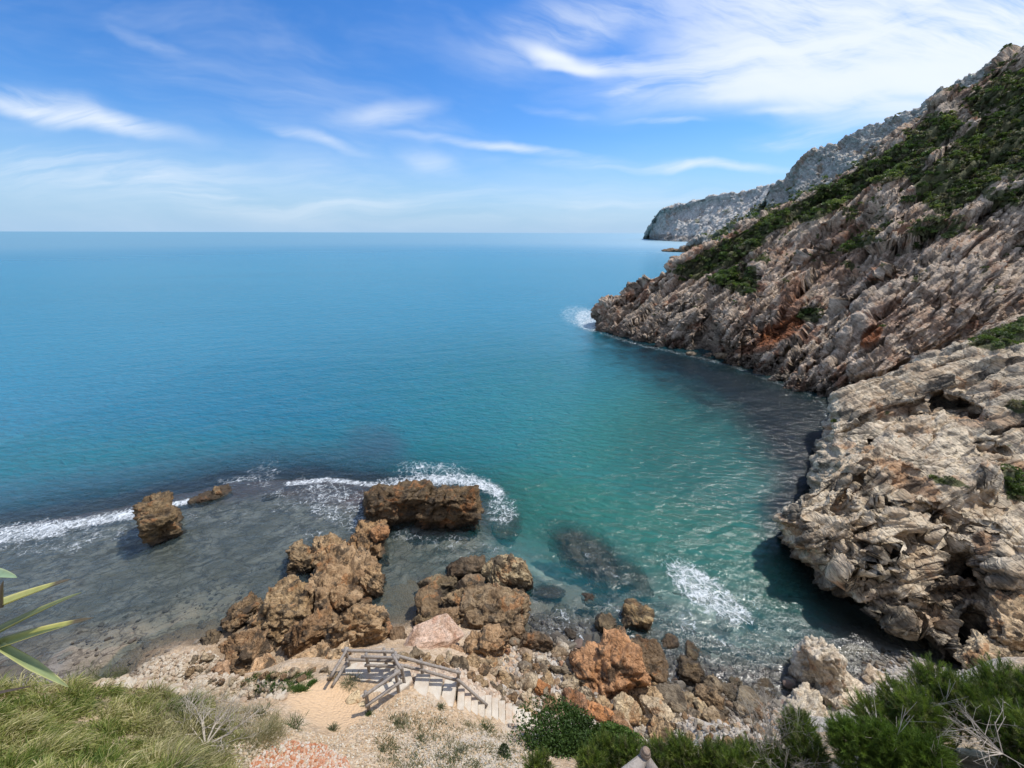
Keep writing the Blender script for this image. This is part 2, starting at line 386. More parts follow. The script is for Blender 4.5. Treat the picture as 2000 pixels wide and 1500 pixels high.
M_grass = leaf_mat('grass_blades', .35)
M_rail = wood_mat('weathered_rail_wood', (.22, .185, .15), (.34, .30, .26))
M_post = wood_mat('brown_post_wood', (.20, .13, .085), (.33, .24, .17))
M_twig = wood_mat('dry_twig', (.36, .31, .24), (.50, .44, .36))
M_stem = wood_mat('stem_bark', (.12, .09, .06), (.2, .16, .11))
def concrete():
    m_, t, out = new_mat('step_concrete'); tc = t.new('ShaderNodeTexCoord'); P = tc.outputs['Object']
    n = t.noise(P, 2.2, 6, .65); n2 = t.noise(P, 25, 4, .6); n3 = t.noise(P, 1.1, 4, .6, .5)
    c = t.mix(t.ss(n, .3, .7), (.52, .44, .34), (.66, .60, .50)); c = t.mix(t.math('MULTIPLY', t.ss(n3, .55, .7), .6), c, (.50, .33, .21)); c = t.mix(t.math('MULTIPLY', t.ss(n2, .5, .8), .3), c, (.30, .26, .2))
    bs = t.new('ShaderNodeBsdfPrincipled', {'Base Color': c, 'Roughness': .92, 'Normal': t.bump(n2, .02)})
    t.l.new(bs.outputs[0], out.inputs[0]); return m_
M_conc = concrete()
def ground_mat():
    m_, t, out = new_mat('stony_soil'); geo = t.new('ShaderNodeNewGeometry'); P = geo.outputs['Position']; z = t.sep(P)[2]
    n = t.noise(P, .5, 5, .6, .3); n2 = t.noise(P, 3.0, 6, .7); n3 = t.noise(P, 14, 5, .7)
    vor = t.new('ShaderNodeTexVoronoi', {'Vector': P, 'Scale': 11.0}); vc = t.sep(vor.outputs['Color'])[0]
    c = t.mix(t.ss(n, .35, .65), (.54, .385, .235), (.63, .475, .315))
    c = t.mix(t.ss(vc, .25, .8), t.mix(1.0, c, (.75, .72, .7), 'MULTIPLY'), c)
    c = t.mix(t.math('MULTIPLY', t.ss(n2, .5, .7), .5), c, (.62, .53, .42))
    c = t.mix(t.attr('path'), c, t.mix(n3, (.60, .40, .225), (.70, .50, .315)))
    c = t.mix(t.attr('red'), c, t.mix(n3, (.48, .17, .07), (.58, .28, .15)))
    c = t.mix(t.attr('pale'), c, t.mix(n2, (.46, .40, .32), (.64, .58, .49)))
    c = t.mix(t.math('MULTIPLY', t.attr('green'), t.ss(n2, .25, .6)), c, (.13, .125, .05))
    wl = t.math('SUBTRACT', 1.0, t.ss(z, -.05, t.math('ADD', .3, t.math('MULTIPLY', n2, .4))))
    c = t.mix(t.math('MULTIPLY', wl, .75), c, (.06, .05, .038))
    h = t.math('ADD', n2, t.math('ADD', t.math('MULTIPLY', n3, .4), t.math('MULTIPLY', vor.outputs['Distance'], -.7)))
    bs = t.new('ShaderNodeBsdfPrincipled', {'Base Color': c, 'Roughness': .95, 'Normal': t.bump(h, .07)}); bs.inputs['Specular IOR Level'].default_value = .2
    t.l.new(bs.outputs[0], out.inputs[0]); return m_
M_ground = ground_mat()
def bed_mat():
    m_, t, out = new_mat('seabed_rock'); geo = t.new('ShaderNodeNewGeometry'); P = geo.outputs['Position']
    S = t.mapping(P, rot=(0, 0, R(-28)), scale=(1, 1, 1)); S = t.vmath('MULTIPLY', S, (.8, 1.5, 1)); vr = t.new('ShaderNodeTexVoronoi', {'Vector': t.vmath('ADD', S, t.vmath('MULTIPLY', t.comb(t.noise(P, 1.2, 4), t.noise(P, 1.5, 4)), (1.2, 1.2, 0))), 'Scale': 1.1}, feature='DISTANCE_TO_EDGE')
    n = t.noise(P, .35, 5, .6, .4); n2 = t.noise(S, .9, 8, .72, 1.0); n3 = t.noise(P, 5, 5, .7)
    c = t.mix(t.ss(n2, .38, .62), (.085, .076, .066), (.31, .275, .235)); c = t.mix(t.ss(n, .4, .7), c, t.mix(n3, (.11, .10, .08), (.19, .165, .13)))
    c = t.mix(t.attr('pale'), c, t.mix(n2, (.26, .21, .15), (.42, .35, .26)))
    c = t.mix(t.attr('algae'), c, t.mix(n2, (.075, .045, .042), (.15, .10, .095)))
    c = t.mix(t.math('MULTIPLY', t.math('SUBTRACT', 1.0, t.ss(vr.outputs[0], 0.0, .07)), .6), c, (.05, .042, .036))
    c = t.mix(t.attr('sand'), c, t.mix(n2, (.42, .46, .40), (.58, .60, .52)))
    bs = t.new('ShaderNodeBsdfPrincipled', {'Base Color': c, 'Roughness': .9, 'Normal': t.bump(t.math('ADD', n2, t.math('MULTIPLY', n3, .4)), .25)})
    bs.inputs['Specular IOR Level'].default_value = .1
    t.l.new(bs.outputs[0], out.inputs[0]); return m_
M_bed = bed_mat()
def sea_mat():
    m_, t, out = new_mat('sea_water'); geo = t.new('ShaderNodeNewGeometry'); P = geo.outputs['Position']
    d1 = t.vmath('MULTIPLY', t.mapping(P, rot=(0, 0, R(12))), (.55, 1.3, 1))
    d2 = t.vmath('MULTIPLY', t.mapping(P, rot=(0, 0, R(-22))), (.5, 1.2, 1))
    a = t.noise(d1, 1.5, 5, .66, .5); b = t.noise(d2, .32, 4, .55, .3); c_ = t.noise(P, .05, 3, .5)
    big = t.noise(t.vmath('MULTIPLY', P, (.3, 1, 1)), .02, 4, .6, .5)
    cd = t.new('ShaderNodeMath')
    t.n.remove(cd)
    h = t.math('ADD', t.math('MULTIPLY', a, .36), t.math('MULTIPLY', b, .65))
    nrm = t.bump(h, .50, t.math('ADD', .55, t.math('MULTIPLY', c_, .5)))
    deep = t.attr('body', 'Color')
    # broad wind lanes: slightly different water colour far out
    deep = t.mix(t.math('MULTIPLY', t.ss(big, .45, .7), .30), deep, t.mix(1.0, deep, (1.0, .80, .78), 'MULTIPLY'))
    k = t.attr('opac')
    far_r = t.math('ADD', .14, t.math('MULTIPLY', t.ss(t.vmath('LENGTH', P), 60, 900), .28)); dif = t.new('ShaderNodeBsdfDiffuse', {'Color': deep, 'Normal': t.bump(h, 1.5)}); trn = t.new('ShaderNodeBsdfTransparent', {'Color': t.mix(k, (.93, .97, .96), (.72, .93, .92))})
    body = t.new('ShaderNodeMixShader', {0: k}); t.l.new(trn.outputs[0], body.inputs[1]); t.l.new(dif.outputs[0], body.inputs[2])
    gl = t.new('ShaderNodeBsdfGlossy', {'Color': (1, 1, 1, 1), 'Roughness': far_r, 'Normal': nrm})
    fr = t.new('ShaderNodeFresnel', {'IOR': 1.333, 'Normal': nrm})
    surf = t.new('ShaderNodeMixShader', {0: t.math('MINIMUM', fr, .38)}); t.l.new(body.outputs[0], surf.inputs[1]); t.l.new(gl.outputs[0], surf.inputs[2])
    # foam: lace of thin bright threads that closes up where the mask is strong
    W = t.vmath('ADD', P, t.vmath('MULTIPLY', t.vmath('SUBTRACT', t.new('ShaderNodeTexNoise', {'Vector': P, 'Scale': 1.6, 'Detail': 5.0}).outputs[1], (.5, .5, .5)), (1.1, 1.1, 0)))
    v1 = t.new('ShaderNodeTexVoronoi', {'Vector': W, 'Scale': 2.2}, feature='DISTANCE_TO_EDGE'); v2 = t.new('ShaderNodeTexVoronoi', {'Vector': W, 'Scale': 5.5}, feature='DISTANCE_TO_EDGE')
    lace = t.math('ADD', t.math('SUBTRACT', .62, t.math('MULTIPLY', v1.outputs[0], 3.0)), t.math('SUBTRACT', .28, t.math('MULTIPLY', v2.outputs[0], 2.2)))
    lace = t.math('ADD', lace, t.math('MULTIPLY', t.math('SUBTRACT', t.noise(P, .9, 7, .75), .5), 1.9))
    fm = t.attr('foam')
    f = t.ss(t.math('ADD', lace, t.math('MULTIPLY', fm, 1.6)), 1.1, 2.0)
    f = t.math('MAXIMUM', t.math('MULTIPLY', f, t.ss(fm, .02, .2)), t.math('MULTIPLY', t.ss(t.math('ADD', fm, t.math('MULTIPLY', t.math('SUBTRACT', t.noise(P, 1.6, 7, .8), .5), 2.2)), .45, 1.2), .8))
    fo = t.new('ShaderNodeBsdfDiffuse', {'Color': (.80, .84, .85, 1), 'Normal': t.bump(t.math('MULTIPLY', lace, .3), .3)})
    fin = t.new('ShaderNodeMixShader', {0: t.math('MULTIPLY', f, .92)}); t.l.new(surf.outputs[0], fin.inputs[1]); t.l.new(fo.outputs[0], fin.inputs[2])
    t.l.new(fin.outputs[0], out.inputs[0]); return m_
M_sea = sea_mat()

# ------------------------------------------------------------------ ground
def w3(px, py, z):
    p = atz(np.array([px]), np.array([py]), z)[0]; return (p[0], p[1], z)
gpts = [w3(*q) for q in [
 (640,1380,6.0),(560,1345,5.9),(600,1322,5.6),(520,1370,6.9),(720,1392,5.9),(778,1350,5.65),(700,1300,5.35),(760,1292,5.2),(660,1310,5.4),
 (840,1345,5.05),(900,1368,4.55),(976,1400,3.75),(1030,1420,3.0),(900,1305,3.2),(960,1325,2.6),(1005,1345,2.2),(840,1262,1.8),(950,1245,.9),
 (600,1262,.2),(540,1275,.3),(660,1250,.2),(720,1255,.8),(500,1285,.3),(430,1290,.2),(780,1205,-.2),(800,1222,.2),(400,1325,4.0),(450,1322,4.2),(540,1312,4.4),(620,1310,4.6),(850,1420,5.9),(950,1450,5.5),(700,1440,7.0),(800,1490,7.2),(900,1492,6.9),
 (1000,1460,5.0),(600,1490,8.1),(500,1400,8.0),(480,1460,9.2),(0,1350,10.8),(100,1345,10.1),(200,1338,9.2),(300,1342,8.4),(400,1355,8.0),
 (0,1500,12.3),(200,1500,11.5),(350,1500,10.5),(450,1500,9.6),(100,1420,11.3),(300,1420,10.0),(-200,1400,12.5),(-300,1500,13.5),
 (1000,1270,.6),(1100,1250,-.1),(1100,1300,.7),(1060,1350,1.7),(1100,1400,2.4),(1200,1400,1.6),(1200,1340,.6),(1300,1400,1.0),(1300,1330,-.1),(1400,1420,.8),(1400,1360,.0),
 (1480,1400,.2),(1450,1440,.9),(1500,1470,1.4),(1300,1470,2.2),(1200,1450,2.7),(1100,1450,3.7),(1540,1370,-.1),
 (1600,1400,.5),(1700,1290,.0),(1800,1300,.35),(1700,1340,.5),(1850,1330,1.2),(1950,1330,2.2),(2100,1330,4.0),
 (1180,1240,-.5),(1300,1280,-.9),(1450,1320,-.7),(1560,1250,-1.2),(1000,1200,-.4),(900,1180,-.3),(800,1180,-.3),(700,1150,-.5),(560,1150,-.5),(400,1250,.05),(300,1270,.0),(360,1290,.6)]]
gpts += [(-11,8.6,4),(-12,10.5,.6),(-15,9,1.0),(-20,9,.3),(-26,8,.5),(-30,4,5),(-25,0,12),(-13,6.5,7.5),(-9.5,8.3,3.5),(-20,13,-.3),(-30,12,-.5)]
gpts += [(x, y, z) for x in (-5.5,-2.5,0,2.5,5.5) for y, z in ((-2,14.0),(0,13.9),(1.9,13.75))]
gpts += [(-6.6,2.2,14.6),(-8,1,14.5),(-3,3.9,10.3),(0,4.0,9.8),(2.5,4.2,9.4),(5.5,4.2,10.2),(8.5,4.0,11.2),(12,3.5,11.5),(3,6.2,5.8),(6,6.8,5.6),(9.5,7,6.2),(13,7,7),(18,6,9),(22,8,8),(8,9,2.8),(12,9.5,2.2),(16,10,2.6),(20,11,3.4)]
GH = RBF(gpts, .01)
def ground_h(x, y):
    x = np.asarray(x, float); y = np.asarray(y, float); return GH(x, y)
GX = np.linspace(-27, 27, 720); GY = np.linspace(-2.5, 20, 320)
X, Y = np.meshgrid(GX, GY, indexing='ij'); Z = ground_h(X, Y)
P = np.stack([X, Y, Z], -1)
n1 = fbm(P*.9, 5, .55); n2 = fbm(P*3.5, 4, .6)
gpx, gpy = proj(P)
pathm = sst(poly_sd(gpx, gpy, [(545,1345),(600,1335),(655,1330),(700,1345),(715,1385),(700,1420),(660,1440),(600,1410),(560,1380)])+9*n1, -8, 14)
redm = sst(poly_sd(gpx, gpy, [(510,1478),(570,1452),(640,1462),(680,1490),(690,1600),(480,1600)])+14*n1, -8, 14)
palem = np.maximum(sst(gpx+40*n1, 990, 1070)*sst(5.2-Z, 0, 1.5), sst(poly_sd(gpx, gpy, [(780,1440),(1000,1420),(1050,1500),(1000,1600),(780,1600)])+25*n1, -20, 30)*.7)
greenm = np.maximum(sst(poly_sd(gpx, gpy, [(-500,1330),(300,1335),(430,1370),(520,1420),(470,1600),(-500,1700)])+20*n1, -20, 20), .6*sst(P[...,2], 9.5, 11)*sst(gpx, 1050, 1100))
palem = np.maximum(palem, .5*sst(n1, .1, .5)*(1-pathm)*sst(gpx, 400, 700)); palem *= (1-pathm)*(1-redm)
P[..., 2] += (1-pathm*.9)*(.16*n1+.07*n2)
def GROUND(x, y):
    "height of the finished ground mesh (nearest sample)"
    i = np.clip(np.rint((np.asarray(x)-GX[0])/(GX[1]-GX[0])).astype(int), 0, len(GX)-1); j = np.clip(np.rint((np.asarray(y)-GY[0])/(GY[1]-GY[0])).astype(int), 0, len(GY)-1)
    return P_G[i, j, 2]
P_G = P.copy(); G_green, G_red, G_pale, G_path = greenm, redm, palem, pathm
def hit(px, py):
    "first point of the ground seen at photo points (march along the sight line)"
    px = np.atleast_1d(np.asarray(px, float)); py = np.atleast_1d(np.asarray(py, float)); d = ray(px, py); o_ = np.array([0, 0, CH]); done = np.zeros(px.shape, bool); T = np.full(px.shape, 60.0); pt = 2.5
    for t_ in np.linspace(3.0, 40, 380):
        q = o_+d*t_; below = (q[:, 2] < GROUND(q[:, 0], q[:, 1])) & ~done; T[below] = t_; done |= below
    lo = T-.1; hi = T.copy()
    for _ in range(6):
        mid = (lo+hi)/2; q = o_+d*mid[:, None]; bl = q[:, 2] < GROUND(q[:, 0], q[:, 1]); hi = np.where(bl, mid, hi); lo = np.where(bl, lo, mid)
    return o_+d*hi[:, None], done
o = link('ground', mesh_from('ground', P, grid_faces(*X.shape), M_ground, {'path': pathm.ravel(), 'red': redm.ravel(), 'pale': palem.ravel(), 'green': greenm.ravel()}))
tag(o, kind='structure')
# ------------------------------------------------------------------ seabed
spts = [w3(px, py, 0)[:2]+(z,) for px, py, z in [
 (0,1060,-.5),(0,1010,-1.1),(0,960,-5),(-200,1080,-.5),(-300,1000,-2),(150,1040,-.5),(150,985,-1.2),(150,930,-5),(300,1010,-.5),(300,955,-1.2),(300,905,-5),(450,975,-.5),(450,925,-1.1),(450,880,-5),
 (600,960,-.5),(600,915,-1.2),(600,870,-5),(720,945,-.6),(720,915,-1.8),(720,860,-6),(850,950,-.8),(850,900,-3.5),(960,960,-1.6),(1000,920,-5),(980,1000,-2.0),(1040,1040,-3.4),(1000,1080,-1.8),
 (930,1050,-.9),(850,1060,-.8),(780,1060,-.8),(700,1030,-.6),(200,1120,-.45),(400,1100,-.6),(520,1060,-.55),(300,1200,-.35),(150,1200,-.4),(0,1200,-.4),(450,1180,-.35),(350,1250,-.12),(250,1270,-.05),(100,1290,-.1),
 (780,1150,-.7),(840,1090,-.9),(1060,1120,-1.6),(1080,1180,-1.1),(1040,1210,-.7),(1160,1180,-1.2),(1200,1140,-2.0),(1260,1100,-3.0),(1160,1020,-4.5),(1300,1000,-6),(1300,1180,-1.5),(1400,1120,-3),(1400,1210,-1.5),(1480,1160,-3),(1550,1150,-5),
 (1200,1230,-.7),(1300,1260,-.8),(1400,1290,-.8),(1500,1270,-1.2),(1500,1330,-.4),(1400,1350,-.1),(1300,1330,-.2),(1620,1200,-4.5),(1690,1215,-5),(1590,1110,-6),(1700,1260,-.8),(1100,1245,-.15),(1000,1260,.2),
 (1550,1040,-6),(1500,900,-7),(1100,800,-9),(600,750,-9),(0,800,-9),(1400,760,-6),(1200,690,-7),(1600,850,-6),(-300,900,-7),(-300,1200,-.5),(1000,700,-10),(400,650,-10)]]
SB = RBF(spts, .3)
SX = np.linspace(-75, 48, 620); SY = np.linspace(6, 95, 500)
X, Y = np.meshgrid(SX, SY, indexing='ij'); Z = np.minimum(SB(X, Y), .35)
P = np.stack([X, Y, Z*0], -1); bn = fbm(P*.55, 5, .6, ridged=True); bn2 = fbm(P*np.array([.9, 2.0, 1])@basis((0, 0, 1)), 4, .6)
shal = sst(Z, -2.5, -.6)
Z = Z+shal*(.22*bn+.10*bn2)+(1-shal)*.4*bn; spx, spy = proj(np.stack([X, Y, Z*0], -1))
pale = sst(poly_sd(spx, spy, [(140,1320),(150,1260),(230,1225),(330,1190),(420,1140),(470,1150),(420,1190),(395,1250),(400,1320)])+28*bn, -22, 30)*.75
algae = sst(45-line_d(spx, spy, [(-300,1010),(0,985),(150,965),(300,938),(450,930),(560,925),(700,950),(800,950),(900,955)])*1.0+18*bn, 0, 30)
algae = np.maximum(algae, elm(spx, spy, 960, 985, 60, 40)); algae = np.maximum(algae, .8*elm(spx, spy, 1165, 1095, 110, 50, 32))
algae = np.maximum(algae, .0*sst(poly_sd(spx, spy, [(1380,720),(1640,800),(1640,930),(1500,860),(1350,790)])+25*bn, -10, 60))
sand = np.maximum.reduce([elm(spx, spy, 1360, 1090, 170, 70, 35), .45*elm(spx, spy, 1420, 1200, 130, 80, 45), elm(spx, spy, 1090, 1030, 130, 60, 20), .8*elm(spx, spy, 1450, 1000, 120, 120), .6*elm(spx, spy, 1150, 950, 150, 60)])*(1-algae)
gz_ = np.where((X > -27) & (X < 27) & (Y < 20), GROUND(X, Y), -9.); Z = np.where(gz_ > -.35, np.minimum(Z, gz_-.06), Z)
tag(link('seabed', mesh_from('seabed', np.stack([X, Y, Z], -1), grid_faces(*X.shape), M_bed, {'pale': pale.ravel(), 'algae': algae.ravel(), 'sand': sand.ravel()})), kind='structure')
S_Z = Z
def seabed_h(x, y):
    i = np.clip((np.asarray(x)-SX[0])/(SX[1]-SX[0]), 0, len(SX)-1).astype(int); j = np.clip((np.asarray(y)-SY[0])/(SY[1]-SY[0]), 0, len(SY)-1).astype(int)
    ins = (np.asarray(x) > SX[0]) & (np.asarray(x) < SX[-1]) & (np.asarray(y) > SY[0]) & (np.asarray(y) < SY[-1])
    return np.where(ins, S_Z[i, j], -12)
# ------------------------------------------------------------------ sea: one sheet, fine near the shore, reaching past the horizon
xs = np.concatenate([-np.geomspace(45000, 76, 40), np.linspace(-75, 48, 700), np.geomspace(49, 45000, 40)])
ys = np.concatenate([np.linspace(2, 7.9, 12), np.linspace(8, 62, 420), np.geomspace(62.3, 160, 130), np.geomspace(163, 45000, 60)])
X, Y = np.meshgrid(xs, ys, indexing='ij'); P = np.stack([X, Y, X*0], -1); px, py = proj(P)
dep = -np.maximum(seabed_h(X, Y), np.where((X > -27) & (X < 27) & (Y < 20), GROUND(X, Y)-.0, -99)); dep = np.maximum(dep, 0)
bn = fbm(P*.35, 4, .6)
for cx_, cy_, rx_, ry_, an_, dd_ in ((1152, 1086, 122, 54, 33, .70), (1235, 1130, 62, 30, 30, .9), (990, 1025, 36, 38, 0, 1.0), (1070, 1157, 40, 18, 0, .6)):
    dep = dep*(1-elm(px, py, cx_, cy_, rx_, ry_, an_))+np.minimum(dep, dd_)*elm(px, py, cx_, cy_, rx_, ry_, an_)   # water over the sunken rocks
opac = np.clip(1-np.exp(-np.maximum(dep-.4, 0)*.40), 0, .985)
def c3(*c): return np.array(c, float)
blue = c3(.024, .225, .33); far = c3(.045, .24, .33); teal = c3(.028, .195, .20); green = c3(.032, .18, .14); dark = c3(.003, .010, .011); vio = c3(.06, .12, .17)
def mixc(a, b, f): return a*(1-f[..., None])+b*f[..., None]
C = np.broadcast_to(blue, X.shape+(3,)).copy()
dist = np.hypot(X, Y)
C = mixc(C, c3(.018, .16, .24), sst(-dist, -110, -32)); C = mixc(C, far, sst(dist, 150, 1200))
C = mixc(C, teal, sst(px+120*bn, 500, 1150)*sst(py+50*bn, 560, 800)*.9)
C = mixc(C, teal*.92, sst(py+40*bn, 800, 900)*.6)
C = mixc(C, green, np.maximum.reduce([elm(px, py, 1380, 1080, 300, 150, 20), elm(px, py, 1120, 1010, 260, 110, 10), .7*elm(px, py, 1330, 900, 330, 170)]))
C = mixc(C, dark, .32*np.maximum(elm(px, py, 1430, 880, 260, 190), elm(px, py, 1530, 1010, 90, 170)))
DK = sst(poly_sd(px, py, [(1200,650),(1400,695),(1660,785),(1660,1000),(1580,975),(1530,900),(1450,810),(1300,730)])+40*bn, -50, 35); opac = np.maximum(opac, DK*.985)  # opaque here, so the painted dark reflection hides the seabed
opac = np.maximum(opac, .24*sst(dep, .08, .35)*sst(-px, -900, -700))
C = mixc(C, c3(.105, .118, .115), sst(-dep, -1.6, -.8)*sst(-px, -900, -700)*.8)
C = mixc(C, dark, sst(poly_sd(px, py, [(1180,645),(1400,690),(1660,780),(1660,1000),(1580,980),(1520,900),(1430,800),(1280,720)])+40*bn, -75, 35)*.98)  # headland's dark reflection painted into the water colour
C = mixc(C, dark, sst(poly_sd(px, py, [(1515,985),(1530,1060),(1590,1150),(1660,1225),(1740,1275),(1900,1310),(1900,1000),(1600,900)])+12*bn, -60, 8)*.98)  # shadow under the near cliff painted into the water colour
C = mixc(C, vio, sst(60-line_d(px, py, [(-300,1000),(0,975),(300,935),(500,905),(700,900),(760,880)])+25*bn, 0, 55)*.55)
C = mixc(C, vio*.8, elm(px, py, 720, 860, 60, 40)*.4)
foam = np.zeros(X.shape)
def fl(pts, wd, k, soft=1.0):
    global foam
    d = line_d(px, py, pts); foam = np.maximum(foam, k*(1-sst(d/wd, .15*soft, 1.2)))
def fe(cx, cy, rx, ry, a, k):
    global foam
    foam = np.maximum(foam, k*elm(px, py, cx, cy, rx, ry, a))
fl([(-300,1075),(-100,1062),(0,1045),(60,1038),(120,1032)], 30, .8); fl([(60,1034),(180,1018),(272,1000)], 17, .85); fl([(0,1062),(200,1035)], 42, .42); fl([(335,986),(372,979)], 8, 1.0)
fl([(430,942),(500,930)], 10, .5); fe(515, 930, 55, 38, -30, .42); fe(660, 985, 130, 62, 20, .5); fe(560, 975, 90, 40, 0, .36); fe(150, 1055, 220, 36, -8, .40); fe(430, 1010, 120, 30, 0, .3); fe(600, 1040, 90, 26, 0, .32); fl([(560,945),(640,937),(720,946),(770,950)], 8, .85); fl([(770,948),(830,938),(900,935),(950,948),(975,965)], 20, .85)
fe(850, 922, 110, 30, 5, .52); fe(980, 995, 45, 40, 40, .58); fe(780, 945, 60, 20, 0, .6); fe(700, 1010, 60, 26, 10, .5)
fe(1375, 1155, 125, 46, 38, .74); fe(1450, 1180, 60, 60, 0, .36); fe(1330, 1118, 45, 20, 30, .7); fe(1440, 1195, 50, 24, 35, .72); fe(1345, 1215, 40, 30, 60, .48); fe(1430, 1255, 60, 30, 20, .35)
fe(1150, 625, 42, 28, 20, .72); fe(1130, 618, 50, 30, 10, .5); fl([(1172,650),(1250,674),(1345,694),(1420,712)], 5, .42); fl([(1420,710),(1500,742),(1590,770),(1615,800)], 7, .40)
fl([(1285,494),(1330,494),(1360,502)], 2.5, .8); fl([(1290,514),(1325,516)], 2, .7)
fe(1150, 1085, 60, 9, 32, .42); fe(1200, 1120, 60, 10, 32, .36); fe(1100, 1215, 90, 40, 0, .38); fe(1210, 1190, 60, 40, 0, .3); fe(880, 1060, 110, 26, 8, .36); fe(980, 1075, 60, 16, 0, .34); fe(790, 1045, 40, 20, 0, .4)
fe(1120, 1245, 40, 16, 0, .5); fe(1250, 1250, 40, 16, 0, .3); fe(1310, 1330, 40, 16, 10, .5); fe(1040, 1190, 22, 50, 10, .38); fl([(1610,800),(1625,860),(1600,900)], 6, .4)
fe(1800, 1290, 60, 16, 0, .25); fe(200, 1290, 120, 16, -10, .3)
foam = np.clip(foam+.10*fbm(P*1.1, 3)*(foam > .02), 0, 1)
waves = (.035*fbm(P*np.array([.5, 1.2, 1]), 3)+.03*fbm(P*.22, 2))*sst(dist, 300, 60)*sst(dep, 0, .8)
P[..., 2] = waves
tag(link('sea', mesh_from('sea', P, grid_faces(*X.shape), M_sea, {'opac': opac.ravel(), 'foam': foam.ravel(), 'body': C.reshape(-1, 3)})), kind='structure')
# ------------------------------------------------------------------ hills and cliffs
def hill(name, C, nu, nv, mat, disp, bumps=(), stains=(), vegs=(), vegband=None, skirts=(), cracks=(), keep=.6):
    """lofted surface: C[row][col] of world points; skirts = list of (side, offset vector, z or None)"""
    C = np.asarray(C, float)
    for side, off, z in skirts:
        if side == 'row0': r = C[0]+off; r[:, 2] = z if z is not None else r[:, 2]; C = np.concatenate([r[None], C])
        if side == 'rowN': r = C[-1]+off; r[:, 2] = z if z is not None else r[:, 2]; C = np.concatenate([C, r[None]])
        if side == 'col0': r = C[:, 0]+off; r[:, 2] = z if z is not None else r[:, 2]; C = np.concatenate([r[:, None], C], 1)
    P = loft(C, nu, nv)
    # local hollows and bulges given along the line of sight (photo x, y, radius, metres)
    if bumps:
        px, py = proj(P); V = P-np.array([0, 0, CH]); V /= np.linalg.norm(V, axis=2, keepdims=True)
        for bx, by, rx, ry, ang, d in bumps: P = P+V*(d*elm(px, py, bx, by, rx, ry, ang))[..., None]
    N = facing(P, grid_normals(P))
    if cracks:
        px, py = proj(P); wob = 7*perlin(P/1.6)
        for pts, wd_, dp_ in cracks: P = P-N*(dp_*np.exp(-(line_d(px+wob, py-wob, pts)/wd_)**2))[..., None]
    P = P+N*disp[0](P)[..., None]; N0 = facing(P, grid_normals(P)); N = N0
    for fn in disp[1:]:
        P = P+N*fn(P)[..., None]; N1 = facing(P, grid_normals(P)); N = N0*keep+N1*(1-keep); N = N/np.linalg.norm(N, axis=2, keepdims=True)
    N = facing(P, grid_normals(P))
    px, py = proj(P); n = fbm(P/(.6*np.mean(np.linalg.norm(P[1:]-P[:-1], axis=2))*20), 4, .6)
    st = np.zeros(px.shape); vg = np.zeros(px.shape)
    for sx, sy, rx, ry, ang, k in stains: st = np.maximum(st, k*sst(elm(px, py, sx, sy, rx, ry, ang)+.7*n, .25, .75))
    for pl in vegs: vg = np.maximum(vg, sst(poly_sd(px, py, pl)+9*n, -6, 10))
    if vegband: vg = np.maximum(vg, vegband(P, px, py, n))
    fc = grid_faces(*P.shape[:2])
    o = link(name, mesh_from(name, P, fc, mat, {'stain': st.ravel(), 'veg': vg.ravel()}))
    tag(o, kind='structure'); return P, N, px, py, vg
def cols(lst, ss, pw=1.0):
    "columns (bx,by,bt,tx,ty,tt): rows between foot and crest, even in 1/t"
    out = []
    for s in ss:
        row = []
        for bx, by, bt, tx, ty, tt in lst:
            q = (1/bt)*(1-s**pw)+(1/tt)*s**pw; row.append(at(np.array([bx+(tx-bx)*s]), np.array([by+(ty-by)*s]), np.array([1/q]))[0])
        out.append(row)
    return np.array(out)
def tz0(px, py, z=0.0): return float((z-CH)/ray(px, py)[2])
# main headland across the bay
hb = [(1176,632,1178,611,90),(1200,648,1196,593,90),(1250,665,1240,567,89),(1320,682,1300,537,88),(1400,703,1350,506,88),(1480,730,1420,467,88),(1550,755,1500,425,88),(1610,775,1600,372,86),
      (1660,790,1690,319,84)]
hc = [(a, b, tz0(a, b), c, d, t_) for a, b, c, d, t_ in hb]+[(1720,780,46,1745,266,83),(1800,740,46,1800,222,82),(1880,710,46,1880,172,80),(1960,690,46,1960,117,79),(2080,650,46,2080,35,78),(2250,600,46,2250,-90,78)]
V1 = [(1308,532),(1345,506),(1420,466),(1500,422),(1600,370),(1690,318),(1740,290),(1800,240),(1850,222),(1880,250),(1820,300),(1790,350),(1700,362),(1650,402),(1600,432),(1550,438),(1510,455),(1480,490),(1440,510),(1400,530),(1350,547)]
V2 = [(1425,520),(1480,515),(1482,570),(1450,580),(1405,560),(1370,548)]
V3 = [(1780,350),(1850,290),(1900,245),(2000,180),(2100,160),(2100,330),(1960,345),(1900,395),(1830,420),(1790,390)]
V4 = [(1880,190),(2000,125),(2100,90),(2100,140),(1900,235)]
V5 = [(1640,482),(1700,452),(1725,440),(1700,475),(1650,500)]; V6 = [(1760,470),(1840,418),(1855,440),(1800,480)]; V7 = [(1915,385),(2100,330),(2100,365),(1950,405)]; V8 = [(1560,600),(1600,600),(1595,632),(1562,625)]
C = cols(hc, (0, .06, .15, .28, .42, .56, .70, .84, .94, 1), 1.12)
print('headland')
HB = (.78, -.35, .80); HN = np.array([-.5, -.28, .82]); HG = at(np.array([1660]), np.array([585]), np.array([70.]))[0]-at(np.array([1500]), np.array([700]), np.array([60.]))[0]; HG /= np.linalg.norm(HG); HB = np.cross(HN, HG)+.45*HN
